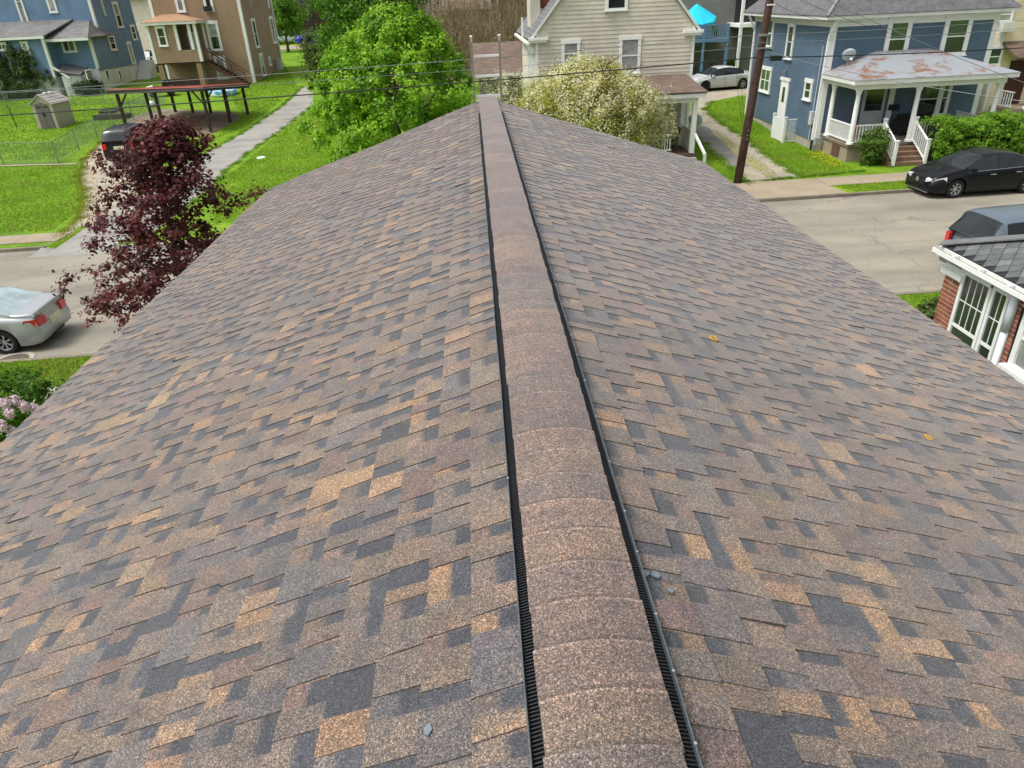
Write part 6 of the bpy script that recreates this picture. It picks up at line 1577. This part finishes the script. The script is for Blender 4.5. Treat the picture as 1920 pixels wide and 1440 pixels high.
# by the porch steps, hedge, lilac
p = G(1612, 312); shrub('azalea_shrub', (17.35, 31.2, 0), (.62, .55, .85), [(.05, .09, .02), (.12, .22, .03), (.22, .36, .045)], 'loose leafy shrub beside the brown porch steps', 'shrub', 34, n=130, per=42, rc=.14, size=.05, stems=14)
hd = empty('hedge', (21.4, 31.0, 0), 0, 'broad clipped green hedge along the blue house porch', 'hedge')
def hedge_env(rng, n):
    x = rng.uniform(19.62, 24.6, n); f = rng.random(n); k = rng.integers(0, 3, n)
    y = np.where(k == 0, 30.25 + .06 * np.sin(4 * x), rng.uniform(30.25, 31.7, n)); z = np.where(k == 1, 1.72 + .09 * np.sin(2.3 * x) + .05 * np.sin(6 * x), rng.uniform(.1, 1.7, n))
    y += rng.normal(0, .06, n); z += rng.normal(0, .05, n)
    D = np.stack([0 * x, np.where(k == 0, -1.0, -.2), np.where(k == 1, 1.0, .3)], 1)
    return np.stack([x, y, z], 1), D
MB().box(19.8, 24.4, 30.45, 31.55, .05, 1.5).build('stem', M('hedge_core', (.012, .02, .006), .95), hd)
leaves('foliage', hd, hedge_env, 900, 46, .13, .045, [(.07, .16, .012), (.15, .31, .022), (.24, .45, .035), (.34, .55, .05)], LEAF, 35, up=.7)
p = on_z(20, 800, .9)
lx, ly = -9.55, 12.2
lc = shrub('lilac_bush', (lx, ly, 0), (1.1, 1.0, .72), [(.04, .10, .01), (.09, .21, .02), (.17, .33, .03)], 'lilac bush with pale pink flower heads beside the sidewalk', 'shrub', 36, n=240, per=36, rc=.16, size=.045, stems=12)
for k, (px, py) in enumerate(((10, 757), (18, 775), (47, 763), (66, 768), (3, 798), (30, 752), (22, 810))):
    r_ = ray(px, py); t_ = 15.0
    for q in np.linspace(11, 19, 400):
        P_ = r_ * q + np.array([0, 0, CAMZ])
        if ((P_[0] - lx) / 1.17) ** 2 + ((P_[1] - ly) / 1.07) ** 2 + ((P_[2] - .68) / .78) ** 2 < 1: t_ = q; break
    P_ = r_ * (t_ - .02) + np.array([0, 0, CAMZ])
    leaves('flower_head', lc, ellipsoid(P_, (.06, .06, .11), .5, .1, k), 40, 12, .04, .022, [(.66, .48, .56), (.80, .66, .71), (.88, .80, .82)], PETAL, 60 + k, aspect=.8)
shrub('verge_shrub', (10.55, 14.55, 0), (.5, .45, .33), [(.03, .06, .012), (.08, .14, .03), (.16, .2, .06)], 'low mixed shrub at the kerb behind the brick pier', 'shrub', 37, n=80, size=.05)
# dandelions
rng = np.random.default_rng(9); n = 420
g0 = [tuple(G(*q)[:2]) for q in ((1510, 288), (1545, 286), (1585, 312), (1560, 318), (1525, 300))]
P = np.array(g0); X = rng.uniform(P[:, 0].min(), P[:, 0].max(), 620); Y = rng.uniform(P[:, 1].min(), P[:, 1].max(), 620); k = in_poly(g0, X, Y); X, Y = X[k], Y[k]
C = np.stack([X, Y, np.full(len(X), .1)], 1); V = leaf_quads(C, np.tile([0, 0, 1.0], (len(X), 1)), .028, rng, .9, .3)
tag(np_mesh('dandelion_patch', V.reshape(-1, 3), np.arange(len(X) * 4).reshape(-1, 4), np.tile([.65, .55, .02], (len(X), 1)), PETAL, kind='stuff'), 'yellow dandelion patch in the grass by the blue house', 'flowers')
# plant in the pot on the deck
leaves('leaf_tuft', po, ellipsoid((pp.x, 57.6, dz + .5), (.3, .3, .4), .5, .1, 3), 30, 14, .1, .06, SG, LEAF, 41)
# ivy and weeds behind the silver car
for i, (px, py, lb) in enumerate(((1385, 118, 'leafy green weeds under the open back porch'), (1410, 125, 'broad leaved plant beside the blue house rear corner'))):
    p = G(px, py + 20); shrub('weed_clump', (p.x, p.y + 3.0, hz(p.y + 3)), (.9, .5, .5), SG, lb, 'plant', 42 + i, n=50, rc=.22, size=.08)

# ---- bramble thicket on the bank: bare stems nobody could count
rng = np.random.default_rng(4); m = MB()
for i in range(2300):
    x = rng.uniform(-9.5, 6.0); y = rng.uniform(62, 86); z = hz(y); h_ = rng.uniform(1.6, 4.2) * (.8 + .5 * math.sin(x * .7 + y * .3) ** 2); a = rng.uniform(0, 6.3); b = rng.uniform(.3, 1.6)
    z += max(0, (y - 64) * .10)
    p0 = Vector((x, y, z - .1)); p2 = p0 + Vector((math.cos(a) * b, math.sin(a) * b, h_)); p1 = p0.lerp(p2, .55) + Vector((rng.uniform(-.35, .35), rng.uniform(-.35, .35), .35)); p3 = p2 + Vector((math.cos(a) * b * .6, math.sin(a) * b * .6, -rng.uniform(0, .8)))
    c_ = [(.22, .16, .09), (.30, .23, .13), (.16, .12, .07), (.20, .18, .08)][i % 4]; kk = rng.uniform(.7, 1.2)
    m.tube([p0, p1, p2, p3], [.022, .017, .012, .006], 3, tuple(q * kk for q in c_), cap=False)
    for j in range(2):
        e = p1.lerp(p2, rng.random()); m.tube([e, e + Vector((rng.normal() * .5, rng.normal() * .5, rng.uniform(0, .7)))], [.009, .004], 3, tuple(q * kk for q in c_), cap=False)
o = m.build('bramble_thicket', M('bramble_stem', (0, 0, 0), .9, .2, 1.5, attr=True), fix=False, kind='stuff'); tag(o, 'tangled brown leafless bramble thicket on the bank', 'thicket')
def bank_env(rng, n):
    y = rng.uniform(62, 88, n); x = rng.uniform(-10, 6.5, n); z = np.array([hz(q) for q in y]) + np.maximum(0, (y - 64) * .1) + rng.random(n) ** 2 * 1.8
    return np.stack([x, y, z], 1), np.tile([0, -.5, 1.0], (n, 1))
leaves('thicket_undergrowth', None, bank_env, 420, 30, .4, .09, [(.05, .06, .015), (.09, .11, .02), (.15, .14, .05)], LEAF, 45, kind='stuff')
tag(bpy.data.objects['thicket_undergrowth'], 'dull green undergrowth among the bramble stems', 'undergrowth')
bk = MB().add([(-9.8, 62, hz(62)), (7.5, 62, hz(62)), (7.5, 90, hz(90) + 2.4), (-9.8, 90, hz(90) + 2.4)], ((0, 1, 2, 3),)).build('bank', DIRT); tag(bk, 'brown earth bank under the brambles', 'bank', kind='structure')

# ---- far woods that read as one mass, behind everything
def wood_env(rng, n):
    a = rng.uniform(-1.35, 1.35, n); d = rng.uniform(125, 190, n); x, y = d * np.sin(a), d * np.cos(a)
    h_ = (5 + 7 * rng.random(n)) * rng.random(n) ** .5 * 1.6
    return np.stack([x, y, 3.2 + h_], 1), np.tile([0, -.6, .8], (n, 1))
o = leaves('far_woods', None, wood_env, 2600, 26, 2.0, .55, [(.010, .016, .007), (.022, .034, .010), (.04, .065, .014), (.06, .06, .03)], LEAF, 46, kind='stuff'); tag(o, 'dark far woods closing the view behind the houses', 'woods')
hl = []; 
for i in range(49):
    a = -1.6 + 3.2 * i / 48
    for d, z in ((120, 3.2), (150, 6.5), (260, 26 + 6 * math.sin(i * .7)), (420, 40 + 8 * math.sin(i * .5))): hl.append((d * math.sin(a), d * math.cos(a), z))
tag(np_mesh('hill', hl, [(4 * i + j, 4 * i + 4 + j, 4 * i + 5 + j, 4 * i + 1 + j) for i in range(48) for j in range(3)], None, M('wooded_hill', (.03, .045, .018), .95, .4, .15, fine=.4, fscale=2), kind='structure'), 'wooded hill rising behind the town', 'hill')
# hedge strip along the far street
def fh_env(rng, n):
    x = rng.uniform(-40, -8, n); return np.stack([x, rng.uniform(104, 105.5, n), hz(104) + rng.random(n) * 1.5], 1), np.tile([0, -1, .5], (n, 1))
fhd = empty('far_hedge', (-22, 105, hz(105)), 0, 'dark green clipped hedge along the far street behind the cars', 'hedge'); leaves('foliage', fhd, fh_env, 420, 26, .35, .12, [(.01, .03, .006), (.025, .06, .01), (.05, .1, .015)], LEAF, 47)
tag(part(None, 'dark_barn', M('dark_barn_wall', lin(58, 46, 38), .9, .3, 1.2), (-34, -8, 112, 118, hz(112), hz(112) + 4.2)), 'long dark brown wall behind the far street', 'wall')

# ---- grass blades on the lawns that show
V_L = [st(-24, 14.62), st(-1, 14.62), st(-1, ST0 - .12), st(-24, ST0 - .12)]
blades('verge_grass', V_L, 900, .085, 'lush grass blades on the near verge beside the silver sedan', 1, w=.011)
blades('near_grass', [st(4.5, 12.6), st(24, 12.6), st(24, ST0 - .12), st(4.5, ST0 - .12)], 500, .07, 'grass blades on the verge behind the brick house', 2, w=.011)
LAWN_L = pg((-60, 440), (95, 433), (148, 396), (160, 370), (148, 318), (140, 312), (-60, 312))
blades('lawn_grass', LAWN_L, 260, .065, 'mown grass on the lawn with the rounded corner', 3, w=.018)
blades('lawn_grass', pg((440, 320), (470, 295), (525, 250), (592, 205), (640, 205), (640, 400), (400, 420), (400, 345)), 260, .07, 'mown grass on the lawn between alley and maple', 4, w=.018)
blades('lawn_grass', pg((-40, 300), (108, 300), (215, 238), (300, 200), (300, 185), (-40, 185)), 120, .08, 'uneven grass inside the chain link fence', 5, w=.024)
blades('lawn_grass', pg((400, 262), (460, 240), (560, 165), (530, 115), (490, 150), (430, 180), (455, 215)), 130, .08, 'grass around the carport and brown house', 6, w=.024, c0=(.15, .275, .015), c1=(.30, .44, .04))
RL = pg((1500, 331), (1442, 294), (1392, 254), (1342, 224), (1322, 204), (1335, 191), (1420, 178), (1425, 215), (1528, 286), (1590, 312), (1612, 322))
blades('lawn_grass', RL, 420, .075, 'bright grass strip along the side of the blue house', 7, w=.014)
blades('lawn_grass', pg((1396, 344), (1370, 318), (1325, 281), (1296, 262), (1290, 290), (1330, 330)), 420, .075, 'grass wedge between the cream house and the gravel drive', 8, w=.014)
blades('verge_grass', [st(14.6, ST1 + .12), st(26, ST1 + .12), st(26, 27.38), st(14.2, 27.38)], 700, .08, 'grass strip between sidewalk and street beside the black sedan', 9, w=.012)
blades('lawn_grass', [st(19.6, 28.8), st(30, 28.8), (30, 31), (19.6, 31)], 350, .08, 'grass in front of the clipped hedge', 10, w=.014)
blades('weeds', pg((1338, 245), (1352, 248), (1400, 285), (1462, 330), (1440, 334), (1385, 296)), 90, .07, 'yellowish weeds in the middle of the gravel drive', 11, w=.014, c0=(.14, .16, .02), c1=(.32, .32, .05))
blades('weeds', pg((150, 330), (165, 372), (150, 415), (105, 452), (130, 452), (190, 400), (185, 340), (160, 305)), 60, .07, 'yellowish weeds along the edge of the gravel driveway', 12, w=.016, c0=(.16, .18, .02), c1=(.36, .34, .06))
# ragged tufts where grass meets paving
def tufts(name, line, n, spread, label, seed, h=.09, c0=(.10, .22, .014), c1=(.24, .40, .04)):
    rng = np.random.default_rng(seed); P = np.array([tuple(G(*q)[:2]) for q in line]); L = np.r_[0, np.cumsum(np.linalg.norm(np.diff(P, axis=0), axis=1))]
    t = rng.uniform(0, L[-1], n); t += .25 * np.sin(t * 3.1) + .12 * np.sin(t * 9.7)
    X = np.interp(t, L, P[:, 0]) + rng.normal(0, spread, n) + .08 * np.sin(t * 4.3); Y = np.interp(t, L, P[:, 1]) + rng.normal(0, spread, n)
    Z = np.array([gz(x, y) for x, y in zip(X, Y)]); a = rng.uniform(0, 6.3, n); w = .016; hh = h * rng.uniform(.4, 1.3, n); b = rng.uniform(0, 6.3, n)
    V = np.empty((n, 3, 3)); V[:, 0] = np.stack([X - np.cos(a) * w, Y - np.sin(a) * w, Z], 1); V[:, 1] = np.stack([X + np.cos(a) * w, Y + np.sin(a) * w, Z], 1); V[:, 2] = np.stack([X + np.cos(b) * hh * .6, Y + np.sin(b) * hh * .6, Z + hh], 1)
    q = rng.random((n, 1)); o = np_mesh(name, V.reshape(-1, 3), np.arange(n * 3).reshape(-1, 3), np.array(c0) * (1 - q) + np.array(c1) * q, BLADE, kind='stuff'); return tag(o, label, 'grass')
tufts('edge_tufts', ((350, 305), (393, 284), (459, 247), (527, 201), (568, 162)), 4200, .10, 'ragged grass edge along the carport side of the alley', 21)
tufts('edge_tufts', ((588, 198), (524, 247), (459, 291), (428, 315), (400, 345), (350, 390)), 4200, .09, 'ragged grass edge along the maple side of the alley', 22)
tufts('edge_tufts', ((105, 450), (150, 412), (162, 372), (150, 330), (160, 300), (195, 262), (235, 238)), 5200, .16, 'weedy straw coloured edge of the curving gravel driveway', 23, c0=(.16, .2, .02), c1=(.36, .36, .06))
tufts('edge_tufts', ((1403, 347), (1375, 320), (1330, 282), (1296, 245)), 4200, .12, 'ragged grass edge of the gravel drive on the cream house side', 24)
tufts('edge_tufts', ((1502, 333), (1442, 295), (1392, 255), (1342, 225), (1322, 205), (1335, 190)), 5200, .12, 'ragged grass edge of the gravel drive on the blue house side', 25)
tufts('edge_tufts', ((1425, 340), (1500, 333), (1615, 322)), 2600, .05, 'grass tufts creeping over the sidewalk by the blue house', 26)
